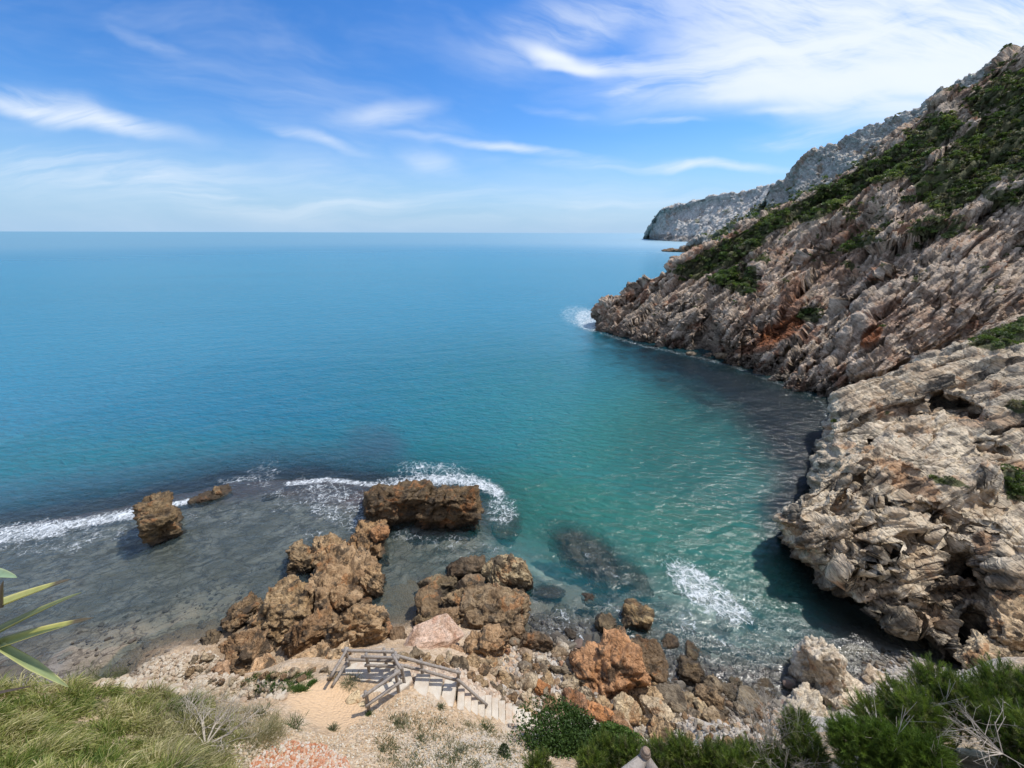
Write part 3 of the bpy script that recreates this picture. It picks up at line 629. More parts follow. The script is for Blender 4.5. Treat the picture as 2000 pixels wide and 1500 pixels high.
HEAD = hill('headland', C, 520, 560, M_head,
    [lambda P: 2.4*fbm(P/14, 3), lambda P: rockdisp(P, 8, HB, 1.7, .16, .26, .05, 2.4, HG, 2.6), lambda P: rockdisp(P, 3.4, HB, 1.7, .26, .34, .08, 2.4, HG, 3.2), lambda P: rockdisp(P, 1.4, HB, 4.4, .24, .34, .12, 2.2, HG, 2.6)*.8, lambda P: rockdisp(P, .6, HB, 9.4, .2, .36, .2, 2.0, HG, 1.8)*.6],
    bumps=[(1450,548,38,30,10,3.0),(1545,640,60,22,-38,2.2),(1600,505,55,14,-35,2.6),(1375,640,18,60,8,1.6),(1470,655,12,50,20,1.8),(1330,600,60,40,0,-1.4),(1440,640,60,50,0,-1.8),(1610,700,50,18,-30,1.5),(1700,560,80,12,-38,1.8),(1250,650,14,22,0,1.2)],
    stains=[(1525,645,70,26,-30,1.0),(1700,655,20,34,40,1.0),(1545,590,30,60,20,.7),(1480,680,60,12,-8,.7),(1640,520,70,30,-30,.45),(1900,150,80,30,-35,.45),(1650,455,60,18,-25,.5),(1730,620,60,40,-30,.4)],
    vegs=[V1, V2, V3, V4, V5, V6, V7, V8], vegband=lambda P, px, py, n: .8*sst(n+.25*sst(py, 640, 350), .28, .5)*sst(700-py, 0, 150),
    skirts=[('row0', (-1.0, -1.0, 0), -2.5), ('rowN', (10, 14, -9), None), ('col0', (3, 6, 0), -2.5)])
# mid cliff, folded slabs between the bay and the near block
def G(rows): return np.array([[at(np.array([a]), np.array([b]), np.array([c]))[0] for a, b, c in r] for r in rows])
print('mid cliff')
MG = at(np.array([1850]), np.array([715]), np.array([40.]))[0]-at(np.array([1680]), np.array([780]), np.array([36.]))[0]; MG /= np.linalg.norm(MG); MN = np.array([-.6, -.5, .6]); MB = np.cross(MN, MG)+.5*MN
VM = [(1885,672),(1940,640),(2000,618),(2100,590),(2100,660),(2000,668),(1940,690)]; VM2 = [(1955,795),(2000,778),(2060,775),(2060,800),(1985,812)]
MID = hill('middle_cliff', G([
  [(1628,905,30),(1680,884,30),(1760,884,29.5),(1860,900,29),(1960,940,28),(2100,950,27),(2260,960,26)],
  [(1620,860,33),(1680,848,32.5),(1760,850,32),(1860,852,31),(1960,855,30),(2100,860,29),(2260,860,28)],
  [(1622,815,37),(1700,800,35.5),(1780,812,34.4),(1860,805,33.6),(1950,795,32),(2100,790,31),(2260,780,30)],
  [(1650,772,40),(1720,757,38.5),(1800,750,37),(1880,750,36),(1960,730,35),(2100,715,34),(2260,690,33)],
  [(1688,747,42),(1740,727,41.5),(1800,702,41),(1880,668,41),(1950,640,41),(2100,588,41),(2260,520,41)]]), 340, 420, M_cliff,
  [lambda P: 1.1*fbm(P/6, 3), lambda P: rockdisp(P, 3.6, MB, 2.2, .2, .24, .06, 2.4, MG, 2.4, tk=.55, bev=.16), lambda P: rockdisp(P, 1.5, MB, 6.1, .20, .28, .10, 2.0, MG, 2.2, tk=.55, bev=.16)*.85, lambda P: rockdisp(P, .5, MB, 2.1, .18, .34, .2, 2.0, MG, 1.5, tk=.55, bev=.16)*.7],
  bumps=[(1865,795,60,22,20,2.8),(1840,790,30,30,0,1.6),(1745,800,70,12,-15,1.5),(1930,875,45,14,12,1.6),(1700,870,30,12,-20,1.2)],
  stains=[(1900,820,50,20,15,.5),(1760,800,60,14,-10,.6),(1980,820,60,20,0,.4)],
  vegs=[VM, VM2], vegband=lambda P, px, py, n: .65*sst(n, .3, .55),
  keep=.9, cracks=[([(1640,832),(1700,815),(1760,812),(1800,792),(1850,786)], 6, 1.3), ([(1690,865),(1760,846),(1820,856)], 5, 1.0), ([(1850,780),(1895,802),(1930,792)], 8, 1.6), ([(1730,740),(1800,730),(1880,700)], 4, .8), ([(1860,760),(1940,720),(2000,700)], 4, .8), ([(1930,850),(1980,830),(2050,820)], 5, .8)],
  skirts=[('row0', (-1.2, -1.5, -2.5), None), ('rowN', (4, 7, -4), None), ('col0', (2.2, 2.6, 0), -2.5)])
print('near cliff')
VN = [(1955,905),(2000,885),(2100,860),(2100,1010),(1965,975)]; VN2 = [(1800,925),(1870,935),(1900,955),(1830,945)]
NEAR = hill('near_cliff', G([
  [(1738,1197,21),(1775,1226,20.4),(1822,1256,19.5),(1885,1282,19),(1960,1290,18.0),(2100,1300,17),(2260,1300,16)],
  [(1652,1150,22),(1720,1172,21),(1800,1195,20),(1880,1215,19.8),(1960,1210,18.6),(2100,1210,17.6),(2260,1210,16.6)],
  [(1597,1095,23),(1680,1110,21.6),(1770,1120,21),(1870,1130,21.2),(1960,1130,19.8),(2100,1130,18.6),(2260,1130,17.5)],
  [(1546,1022,24.5),(1630,1035,23),(1740,1045,22),(1850,1060,22),(1960,1060,20.8),(2100,1070,19.8),(2260,1070,18.5)],
  [(1550,968,26),(1640,945,25.3),(1740,952,24.3),(1850,980,23.5),(1960,1000,22.5),(2100,1010,21.6),(2260,1010,20.5)],
  [(1622,908,29),(1700,864,28),(1780,878,27),(1870,895,26.6),(1950,928,25.6),(2100,940,25),(2260,940,24)]]), 460, 500, M_cliff,
  [lambda P: 1.25*fbm(P/4.4, 3), lambda P: rockdisp(P, 4.5, MB, 6.3, .14, .24, .05, 1.7, MG, 1.6, tk=.38, bev=.16), lambda P: rockdisp(P, 2.6, MB, 3.3, .24, .30, .06, 1.9, MG, 2.0, tk=.38, bev=.16), lambda P: rockdisp(P, 1.1, MB, 8.1, .26, .34, .08, 1.7, MG, 1.8, tk=.38, bev=.16)*.7, lambda P: rockdisp(P, .4, MB, 5.1, .2, .34, .2, 1.6, tk=.38, bev=.16)*.6],
  bumps=[(1875,1095,60,38,20,3.2),(1905,1130,32,46,0,2.2),(1720,1010,60,10,-35,1.3),(1800,990,60,12,15,1.0),(1640,1100,40,12,45,1.0),(1850,1160,45,14,-20,1.0),(1690,1030,40,14,-40,.9),(1655,960,18,50,15,.7),(1620,1060,30,10,30,.6),(1780,1240,50,14,20,.9),(1960,1130,40,18,0,-.6),(1740,1090,50,30,0,-.5),(1900,1230,24,44,0,1.0)],
  stains=[(1920,1060,26,30,0,.8),(1810,1210,50,20,0,.5),(1750,930,60,20,0,.3),(1870,1150,50,30,0,.45),(1700,1170,40,20,30,.3)],
  vegs=[VN, VN2], vegband=lambda P, px, py, n: .55*sst(n, .38, .6)*sst(1060-py, 0, 60),
  keep=1.0, cracks=[([(1598,1012),(1640,1020),(1665,1010),(1700,985)], 5, .8), ([(1632,1080),(1650,1060),(1700,1072),(1760,1058),(1830,1048)], 5, .8), ([(1760,1050),(1742,1085),(1700,1122)], 5, .7), ([(1836,1055),(1825,1090),(1842,1120),(1900,1128)], 6, .9),
    ([(1690,1180),(1750,1163),(1800,1190),(1850,1183)], 5, .7), ([(1695,885),(1672,930),(1640,985)], 5, .7), ([(1640,985),(1700,1000),(1760,985),(1850,1010),(1950,1030)], 5, .6), ([(1930,1040),(1950,1090),(1930,1150),(1960,1200)], 6, .9), ([(1780,900),(1850,930),(1950,960)], 5, .5)],
  skirts=[('row0', (1.6, 1.2, 0), -2.0), ('rowN', (2.5, 3.0, -2.5), None), ('col0', (2.4, 2.8, 0), -2.5)])
# grey limestone ridge behind the headland, with its ochre scar
print('ridge')
rc = [(1480,470,260,1500,368,300),(1520,460,240,1536,353,290),(1545,450,230,1552,322,280),(1590,430,215,1585,298,270),(1640,400,200,1640,273,255),(1700,380,180,1700,250,235),(1760,350,165,1760,236,215),(1830,300,150,1830,196,195),(1920,240,140,1920,142,180)]
RID = hill('limestone_ridge', cols(rc, (0, .25, .5, .7, .85, 1), .8), 200, 260, M_mount,
  [lambda P: 5*fbm(P/40, 3), lambda P: rockdisp(P, 12, (.4, -.3, .6), 1.1, .2, .22, .12)*.8, lambda P: rockdisp(P, 4, (.4, -.3, .6), 1.1, .25, .3, .2)*.8],
  stains=[(1720,298,52,22,-28,1.0),(1760,275,40,20,-30,.9),(1790,245,40,14,-30,.7)],
  vegband=lambda P, px, py, n: sst(py-(353-(px-1540)*.40)+30*n, 10, 60)*.95+.7*sst(n, .25, .4)*sst(px, 1560, 1620),
  skirts=[('rowN', (20, 60, -40), None)])
print('far')
fc_ = [(1268,465,1275,440,1250),(1277,468,1289,412,1150),(1308,471,1320,404,1120),(1340,472.5,1372,388,1050),(1372,474,1430,379,980),(1405,476,1490,366,900),(1440,478,1545,350,800),(1490,480,1640,320,700)]
FAR = hill('distant_cape', cols([(a, b, tz0(a, b), c, d, t_) for a, b, c, d, t_ in fc_], (0, .12, .3, .5, .7, .85, 1), .55), 170, 300, M_far,
  [lambda P: 10*fbm(P/120, 3), lambda P: rockdisp(P, 34, (.2, -.3, .2), 2.1, .12, .24, .12, 1.3)*.8, lambda P: rockdisp(P, 12, (.2, -.3, .2), 2.1, .2, .3, .2, 1.3)*.8],
  stains=[(1360,466,70,7,4,.5),(1300,462,30,6,4,.5)],
  vegband=lambda P, px, py, n: np.maximum(sst(py-(448-(px-1390)*.50)+22*n, 0, 18)*sst(px, 1345, 1400), np.maximum(.7*sst(n, .25, .42), sst((404-(px-1320)*.24)+9-py+10*n, 0, 8)*.3)),
  skirts=[('row0', (0, -4, 0), -6), ('rowN', (60, 260, -50), None), ('col0', (70, 150, 0), -6)])
print('foothill')
ft = [(1338,492,1346,481,440),(1352,494,1372,471,430),(1378,498,1400,460,410),(1430,505,1440,440,390),(1500,500,1500,402,350),(1560,470,1560,372,320),(1640,430,1640,335,300)]
FOOT = hill('coastal_foothill', cols([(a, b, tz0(a, b) if i < 3 else 220-10*i, c, d, t_) for i, (a, b, c, d, t_) in enumerate(ft)], (0, .15, .35, .6, .8, 1), .8), 140, 220, M_mount,
  [lambda P: 4*fbm(P/50, 3)+2*fbm(P/16+3, 3, ridged=True), lambda P: rockdisp(P, 9, (.4, -.3, .6), 5.1, .35, .6, .5)],
  stains=[(1360,484,40,9,-10,1.0),(1385,478,30,6,-20,.8),(1420,470,60,8,-30,.5)],
  vegband=lambda P, px, py, n: sst(px+60*n, 1375, 1410)*sst(n+.4, -.05, .3),
  skirts=[('row0', (0, -3, 0), -4), ('rowN', (20, 60, -20), None), ('col0', (15, 30, 0), -4)])

# ------------------------------------------------------------------ rocks
def ico(sub):
    bm = bmesh.new(); bmesh.ops.create_icosphere(bm, subdivisions=sub, radius=1.0); bm.verts.ensure_lookup_table()
    V = np.array([v.co[:] for v in bm.verts]); Fc = np.array([[v.index for v in f.verts] for f in bm.faces]); bm.free(); return V, Fc
ICO = {s: ico(s) for s in (2, 3, 4, 5, 6)}
def rock_verts(dims, seed, sub, blocky=.5, ncut=13, rough=1.0, s=None, bed=(.3, -.3, .9), round_=.0):
    D, Fc = ICO[sub]; D = D/np.linalg.norm(D, axis=1)[:, None]; rs = np.random.RandomState(seed)
    n = rs.normal(size=(ncut, 3)); ax = np.array([[1,0,0],[-1,0,0],[0,1,0],[0,-1,0],[0,0,1],[0,0,-1]], float)+rs.normal(size=(6, 3))*.22*max(.35, 1.5-blocky)
    n = np.concatenate([ax, n]); n /= np.linalg.norm(n, axis=1)[:, None]
    d = np.concatenate([rs.uniform(.62, .78, 6)*(1.18-.12*blocky), rs.uniform(.70, 1.0, ncut)])
    dt = D@n.T; q = np.where(dt > .05, d/np.maximum(dt, .05), 9); r = np.minimum(q.min(1), 1.25)
    k = 14.0; r2 = -np.log(np.exp(-k*q).sum(1)+np.exp(-k*1.25))/k; r = r*.7+r2*.3
    r = r*(1-round_)+round_*.85
    P = D*r[:, None]
    lo, hi = P.min(0), P.max(0); P = (P-(lo+hi)/2)/((hi-lo)/2); P = P*np.array(dims)/2
    size = float(np.cbrt(np.prod(dims))); s = s or max(.30*size, .12)
    Nn = P/(np.array(dims)/2)**2; Nn /= np.maximum(np.linalg.norm(Nn, axis=1), 1e-6)[:, None]
    e = rockdisp(P+rs.uniform(-50, 50, 3), s, bed, rs.uniform(0, 9), .36, .50, .10, 1.8, bev=.08)*rough*.66
    P = P+Nn*e[:, None]
    if sub >= 5:
        e = rockdisp(P+seed, s*.36, bed, 3.3, .30, .38, .18, 1.8, bev=.10)*rough*.62; P = P+Nn*e[:, None]
    return P, Fc
def jac(p):
    e = .2; h_ = math.hypot(p[0], p[1]); cx, sx = p[1]/h_*e, p[0]/h_*e; a = proj(np.array([p, [p[0]+cx, p[1]-sx, p[2]], [p[0]+sx, p[1]+cx, p[2]], [p[0], p[1], p[2]+e]]))
    return [(math.hypot(a[0][i]-a[0][0], a[1][i]-a[1][0])/e) for i in (1, 2, 3)]
def rock(name, px, py, wpx, hpx, base, k, seed, tint, label, cat='boulder', group=None, sub=5, rot=0.0, blocky=.5, mat=None, rough=1.25, tilt=(0, 0), bed=(.3, -.3, .9), dmin=.5, dmax=1.8, ncut=13, smooth=True, s=None, sink=.25):
    "a rock whose visible outline is centred on photo point (px,py), wpx by hpx there; base = height it stands at (None: on the ground); k = height/width"
    wd = 1.0; z = base if base is not None else 1.0
    for it in range(4):
        hgt = k*wd; zz = z+hgt*.45; p = atz(np.array([px]), np.array([py]), zz)[0]
        if base is None: z = float(GROUND(p[0], p[1]))
        j = jac(p); wd = wpx/j[0]
    hgt = k*wd; rem = (hpx)**2-(j[2]*hgt)**2; dy = math.sqrt(max(rem, 0))/j[1]; dy = min(max(dy, dmin*wd), dmax*wd)
    V, Fc = rock_verts((wd, dy, hgt*(1+sink)), seed, sub, blocky, ncut, rough, bed=bed, s=s)
    me = mesh_from(name, V, Fc, mat or M_boul, smooth=smooth)
    o = link(name, me, loc=(p[0], p[1], z+hgt*(.5-sink/2)))
    o.rotation_euler = (R(tilt[0]), R(tilt[1]), R(rot)-math.atan2(p[0], p[1])); o.color = (*tint, 1)
    return tag(o, label, cat, group)
OCH = (1.0, .80, .58); BRN = (.52, .40, .29); DRK = (.30, .25, .20); GRY = (.66, .63, .58); PAL = (1.12, 1.06, .96); TAN = (.95, .80, .62); ORG = (.98, .55, .30); OLV = (.62, .56, .40)
print('rocks')
# standing in the sea
rock('sea_stack', 313, 1018, 74, 100, -.4, 1.30, 211, (.42,.34,.23), 'stubby brown rock stack standing alone in the shallow water, left', 'sea rock', blocky=2.7, sub=6, bed=(.1, .1, 1), ncut=3, tilt=(2, -3), rough=1.4, dmin=.45, sink=.6)
rock('reef_rock', 412, 970, 90, 26, -.4, .22, 12, (.42,.34,.24), 'long low brown rock slab on the reef edge in the surf', 'sea rock', rot=8, blocky=1.0)
rock('reef_rock', 424, 960, 22, 18, .0, .7, 13, (.55,.45,.30), 'small upright knob on the low reef slab in the surf', 'sea rock', sub=4)
rock('sea_rock', 786, 988, 150, 66, -.5, .50, 14, (.28,.225,.16), 'left half of the broad flat-topped dark rock ringed by foam', 'sea rock', blocky=2.0, sub=6, bed=(0, 0, 1), ncut=7, rough=1.3, sink=.6)
rock('sea_rock', 872, 992, 126, 68, -.5, .62, 15, (.30,.235,.16), 'right half of the broad flat-topped dark rock ringed by foam', 'sea rock', blocky=2.0, sub=6, bed=(0, 0, 1), ncut=7, rough=1.3, sink=.6, rot=-5)
rock('sea_rock', 736, 985, 52, 50, -.4, .6, 16, (.38,.31,.22), 'undercut left end block of the flat-topped dark sea rock', 'sea rock', sub=5)
rock('sea_rock', 530, 969, 40, 8, -.3, .2, 17, (.4,.3,.22), 'thin sliver of rock awash behind the low reef slab', 'sea rock', sub=4)
# left outcrop
LB = (.35, -.2, .9)
rock('outcrop_rock', 716, 1062, 82, 70, -.6, .62, 21, (0.714, 0.521, 0.336), 'farthest block of the left outcrop, dark crusted with orange sides', sub=6, rough=1.5, blocky=.9, bed=LB, rot=-12)
rock('outcrop_rock', 742, 1040, 36, 24, .9, .4, 22, (0.756, 0.462, 0.269), 'small orange beak of rock jutting from the far end of the left outcrop', sub=5, rough=1.5, blocky=1, rot=15)
rock('outcrop_rock', 642, 1082, 63, 60, -.4, .8, 23, (0.798, 0.63, 0.437), 'knobbly middle tower at the far side of the left outcrop', sub=6, rough=1.5, bed=LB)
rock('outcrop_rock', 590, 1093, 57, 76, -.5, .95, 24, (0.655, 0.538, 0.386), 'weathered column at the outer left corner of the left outcrop', sub=6, rough=1.5, bed=LB)
rock('outcrop_rock', 668, 1148, 144, 114, -.4, .55, 25, (0.857, 0.672, 0.487), 'largest ochre block with a split crest in the left outcrop', sub=6, rough=1.5, bed=LB, blocky=.8, rot=-25, tilt=(8, 8))
rock('outcrop_rock', 722, 1125, 59, 68, -.2, .8, 26, (0.823, 0.638, 0.437), 'ochre slab leaning on the right flank of the largest outcrop block', sub=6, rough=1.5, bed=(.7,.2,.6), blocky=1, tilt=(0, 14))
rock('outcrop_rock', 565, 1190, 135, 106, -.3, .55, 27, (0.756, 0.605, 0.42), 'long sloping ochre ramp of rock at the left of the outcrop', sub=6, rough=1.5, bed=LB, rot=35, blocky=.7, tilt=(0, -10))
rock('outcrop_rock', 600, 1235, 108, 58, .3, .5, 28, (0.588, 0.42, 0.277), 'shaded brown rock above the dark cleft of the left outcrop', sub=6, rough=1.5, bed=LB)
rock('outcrop_rock', 697, 1226, 122, 83, .9, .62, 29, (0.798, 0.622, 0.437), 'front ochre block with an orange scar beside the fenced landing', sub=6, rough=1.5, bed=(.1,.1,1), blocky=1)
rock('outcrop_rock', 748, 1225, 30, 57, .6, .9, 30, (0.714, 0.462, 0.302), 'narrow reddish rock at the right end of the front outcrop block', sub=5, rough=1.5)
rock('outcrop_rock', 776, 1246, 30, 43, .6, .8, 31, (0.42, 0.319, 0.235), 'dark brown rock between the outcrop and the pink slab', sub=5, rough=1.5)
rock('outcrop_rock', 468, 1198, 97, 47, -.2, .42, 32, (0.521, 0.403, 0.277), 'rounded brown boulder reaching left from the outcrop into the shallows', sub=6, rough=1.5, rot=20, blocky=.3)
rock('outcrop_rock', 416, 1254, 41, 39, -.1, .7, 33, (0.504, 0.42, 0.302), 'small rounded boulder at the foot of the outcrop, leftmost of all', sub=5, rough=1.5, blocky=.2)
rock('outcrop_rock', 484, 1280, 95, 79, .9, .6, 34, (0.689, 0.521, 0.37), 'broad brown crusted boulder at the landward left end of the outcrop', sub=6, rough=1.5, blocky=.5)
rock('ledge_rock', 600, 1297, 140, 50, 2.9, .32, 35, (1.05,.84,.62), 'pale ochre ledge below the green mat left of the fenced landing', 'rock ledge', sub=6, bed=(.1,0,1), blocky=.9)
rock('ledge_rock', 512, 1308, 66, 42, 3.0, .5, 36, (1.0,.74,.52), 'reddish ledge block at the left end of the pale ledge', 'rock ledge', sub=5)
rock('ledge_rock', 655, 1282, 70, 30, 3.4, .4, 37, (1.05,.86,.64), 'small ochre ledge block touching the left rail of the landing', 'rock ledge', sub=5)
rock('ledge_rock', 430, 1312, 50, 34, 2.8, .5, 38, (.85,.62,.46), 'brown ledge block on the slope edge behind the dry grass', 'rock ledge', sub=5)
# middle cluster
rock('boulder', 911, 1116, 80, 44, -.5, .48, 41, DRK, 'dark flat boulder at the far seaward tip of the middle rock pile', sub=5, blocky=.6)
rock('boulder', 920, 1147, 56, 42, .2, .6, 42, (.42,.34,.26), 'smooth round dark brown boulder in the middle rock pile', sub=5, blocky=0, rough=.45, ncut=5)
rock('boulder', 992, 1124, 96, 58, -.4, .5, 43, (.82,.74,.56), 'pale flat-topped boulder at the seaward right corner of the middle pile', sub=6, blocky=.9)
rock('boulder', 856, 1144, 78, 42, -.4, .45, 44, (.62,.56,.42), 'lichen-grey boulder at the seaward left corner of the middle pile', sub=5)
rock('boulder', 842, 1186, 60, 66, -.2, .7, 45, (.48,.38,.27), 'dark brown boulder on the left flank of the middle pile', sub=5)
rock('boulder', 968, 1190, 132, 92, -.3, .42, 46, (.60,.50,.38), 'broad crusted boulder forming the right mass of the middle pile', sub=6, blocky=.6)
rock('boulder', 905, 1180, 80, 50, -.1, .5, 47, (.58,.48,.35), 'brown boulder in the heart of the middle pile', sub=6)
rock('boulder', 878, 1204, 50, 34, .4, .6, 48, (.52,.40,.29), 'brown boulder just seaward of the pink slab', sub=5)
rock('boulder', 826, 1214, 42, 32, .1, .6, 49, (.50,.42,.30), 'small dark boulder at the seaward left of the pink slab', sub=5)
rock('boulder', 1010, 1165, 40, 50, -.3, .6, 50, (.66,.56,.42), 'rounded rock tucked below the pale corner boulder of the middle pile', sub=5)
rock('boulder', 985, 1228, 80, 52, -.1, .5, 51, (.62,.50,.38), 'crusted boulder sloping to the water right of the middle pile', sub=5)
rock('pink_slab', 843, 1241, 128, 60, 2.0, .12, 52, (1,1,1), 'flat pale pink rock slab lying tilted on dark boulders above the landing', 'rock slab', sub=6, mat=M_slab, blocky=.7, tilt=(8, 0), rough=.3, dmax=1.3, bed=(0,0,1), rot=8)
rock('boulder', 850, 1284, 62, 34, 1.3, .5, 53, (.46,.37,.28), 'dark boulder directly under the pink slab', sub=5)
rock('boulder', 944, 1262, 96, 66, .9, .6, 54, (.80,.60,.42), 'angular orange-brown block right of the pink slab', sub=6, blocky=.9, rot=25, tilt=(10, 12))
rock('boulder', 890, 1281, 46, 44, 1.4, .7, 55, (.92,.66,.48), 'ridged orange rock between the pink slab and the hand rail', sub=5, rot=-40)
rock('boulder', 939, 1303, 46, 28, 1.7, .5, 56, (.78,.66,.50), 'pointed tan rock just above the stepped rail', sub=5)
rock('boulder', 1043, 1256, 73, 47, -.1, .55, 57, (.36,.29,.23), 'dark brown angular boulder at the water edge right of the middle pile', sub=5)
rock('boulder', 985, 1345, 50, 58, 1.8, .55, 58, (.66,.54,.42), 'long brown boulder beside the lower steps', sub=5, rot=60)
rock('boulder', 972, 1368, 34, 36, 2.6, .7, 59, PAL, 'pale upright stone at the edge of the lower steps', sub=5)
rock('boulder', 920, 1332, 50, 26, 2.6, .45, 60, (.9,.7,.5), 'ochre rock under the lower hand rail', sub=5)
# right part of the cove
rock('boulder', 1152, 1171, 34, 22, -.35, .5, 61, DRK, 'dark knobbly rock awash, left of the squarish tan rock in the water', 'sea rock', sub=5)
rock('boulder', 1171, 1177, 18, 13, -.3, .5, 62, DRK, 'tiny dark rock touching the knobbly rock awash', 'sea rock', sub=4)
rock('boulder', 1244, 1205, 62, 56, -.5, .7, 63, (.82,.68,.44), 'squarish tan rock standing in the green water', 'sea rock', sub=5, blocky=1)
rock('boulder', 1181, 1219, 41, 42, -.4, .7, 64, (.66,.56,.40), 'mottled rock with pale top in the shallows', 'sea rock', sub=5)
rock('boulder', 1206, 1252, 43, 51, -.3, .6, 65, (.36,.31,.22), 'dark olive rock leaning against the large orange block', sub=5, rot=30)
rock('boulder', 1310, 1258, 35, 34, -.4, .7, 66, (.80,.62,.42), 'small pointed tan rock alone in the shallows', 'sea rock', sub=4)
rock('boulder', 1352, 1274, 43, 38, -.4, .6, 67, (.74,.64,.42), 'curved ochre and dark rock in the shallows', 'sea rock', sub=5, rot=-35)
rock('boulder', 1262, 1292, 87, 87, -.4, .55, 68, (.44,.34,.24), 'large dark brown boulder behind the orange block at the water', sub=6, blocky=.8)
rock('boulder', 1262, 1330, 55, 33, -.1, .5, 69, (.36,.33,.29), 'dark grey split boulder below the large dark brown one', sub=5)
rock('boulder', 1186, 1314, 147, 109, .1, .62, 70, (1.05,.66,.42), 'largest orange-brown boulder of the cove with slanting layers', sub=6, blocky=.9, bed=(.55,-.1,.8), rot=38, tilt=(0, -14))
rock('boulder', 1216, 1338, 57, 56, .4, .7, 71, (1.15,.95,.75), 'pale broken face at the front of the largest orange boulder', sub=5)
rock('boulder', 1148, 1297, 87, 56, .1, .55, 72, (.50,.33,.22), 'dark reddish-brown boulder left of the largest orange one', sub=5)
rock('boulder', 1346, 1312, 59, 47, -.3, .55, 73, (.50,.40,.27), 'brown wet boulder at the water edge, right of the dark brown one', sub=5, blocky=.8)
rock('boulder', 1112, 1240, 29, 24, -.3, .6, 74, DRK, 'small black rock in the water above the dark reddish boulder', 'sea rock', sub=4)
rock('boulder', 1095, 1281, 48, 40, .0, .5, 75, (.76,.66,.54), 'pale grey-brown boulder at the water side of the pebbles', sub=5)
rock('boulder', 1056, 1348, 39, 35, 1.6, .75, 76, (1.1,.60,.32), 'rounded bright orange boulder on the pebbles beside the steps', sub=5, blocky=.1)
rock('boulder', 1303, 1366, 69, 64, .3, .42, 77, (.44,.42,.38), 'flat dark grey slab stone in the middle of the beach', sub=5, rot=-55, blocky=.8, rough=.6)
rock('boulder', 1388, 1366, 78, 40, .05, .5, 78, (.58,.47,.35), 'brown grey block on the beach near the water, with a dark top', sub=5, blocky=.9)
rock('boulder', 1394, 1340, 52, 40, -.1, .55, 79, (.98,.90,.76), 'pale wedge-shaped boulder at the water edge', sub=5, rot=-30)
rock('boulder', 1422, 1352, 46, 38, -.1, .45, 80, (.80,.74,.62), 'pale grey boulder behind the wedge-shaped one', sub=5, rot=-40)
rock('boulder', 1440, 1340, 39, 26, -.2, .6, 81, (.78,.74,.52), 'small yellowish stone at the water edge beside the ochre slab', sub=5, blocky=.2)
rock('boulder', 1488, 1354, 55, 73, -.3, .35, 82, (.78,.62,.36), 'long ochre slab dipping into the water at the right of the beach', sub=5, rot=-15, rough=.5, blocky=.6)
rock('boulder', 1462, 1373, 71, 44, -.1, .42, 83, (.68,.64,.54), 'smooth grey boulder next to the ochre slab', sub=5, blocky=.2, rough=.5, rot=-20)
rock('boulder', 1342, 1371, 27, 35, .3, .7, 84, (.78,.70,.56), 'small upright stone right of the dark grey slab stone', sub=4)
rock('boulder', 1258, 1362, 82, 56, .6, .42, 85, (.95,.78,.58), 'wide tan boulder in front of the dark brown boulder', sub=5)
rock('boulder', 1224, 1388, 59, 56, 1.2, .6, 86, (1.18,1.06,.84), 'cream angular boulder in front of the orange block', sub=5, blocky=.8)
rock('boulder', 1284, 1392, 87, 47, .9, .45, 87, (1.08,1.0,.86), 'long cream boulder with grey veins across the beach', sub=5, rot=-22)
rock('boulder', 1328, 1422, 62, 42, 1.0, .6, 88, (1.25,1.20,1.1), 'whitest rounded boulder on the lower beach', sub=5, blocky=.3)
rock('boulder', 1289, 1430, 48, 53, 1.5, .6, 89, (1.1,.88,.62), 'upright tan boulder left of the whitest one', sub=5)
rock('boulder', 1122, 1380, 66, 49, 1.7, .55, 90, (.95,.62,.46), 'reddish boulder behind the dark green bush', sub=5, rot=-20)
rock('boulder', 1171, 1398, 62, 42, 1.7, .6, 91, (1.05,.58,.32), 'orange boulder between the cream one and the dark green bush', sub=5)
rock('boulder', 1217, 1426, 57, 40, 2.1, .6, 92, (.72,.48,.32), 'brown boulder at the edge of the dark green bush', sub=5)
rock('boulder', 1400, 1410, 62, 42, .5, .5, 93, (.82,.72,.58), 'tan boulder with flat top on the right of the beach', sub=5, blocky=.9)
rock('boulder', 1353, 1401, 43, 35, .5, .6, 94, (.58,.54,.48), 'grey rounded boulder in the right of the beach', sub=5, blocky=.1, rough=.6)
rock('boulder', 1398, 1440, 69, 31, 1.0, .4, 95, (.85,.76,.62), 'low pale boulder just above the pine shrub tips', sub=5)
rock('boulder', 1080, 1378, 29, 49, 1.9, .6, 96, (1.2,1.12,1.0), 'narrow white stone beside the lowest step', sub=5, rot=-10)
rock('boulder', 1116, 1338, 34, 51, 1.0, .6, 97, (.86,.80,.68), 'grey upright stone at the left foot of the orange block', sub=5)
rock('boulder', 1371, 1382, 43, 26, .4, .5, 98, (.95,.84,.64), 'tan wedge stone in front of the brown grey block', sub=4, rot=-25)
rock('boulder', 1020, 1395, 39, 29, 2.8, .5, 99, (1.15,1.0,.72), 'yellowish flat stone touching the lowest steps', sub=5)
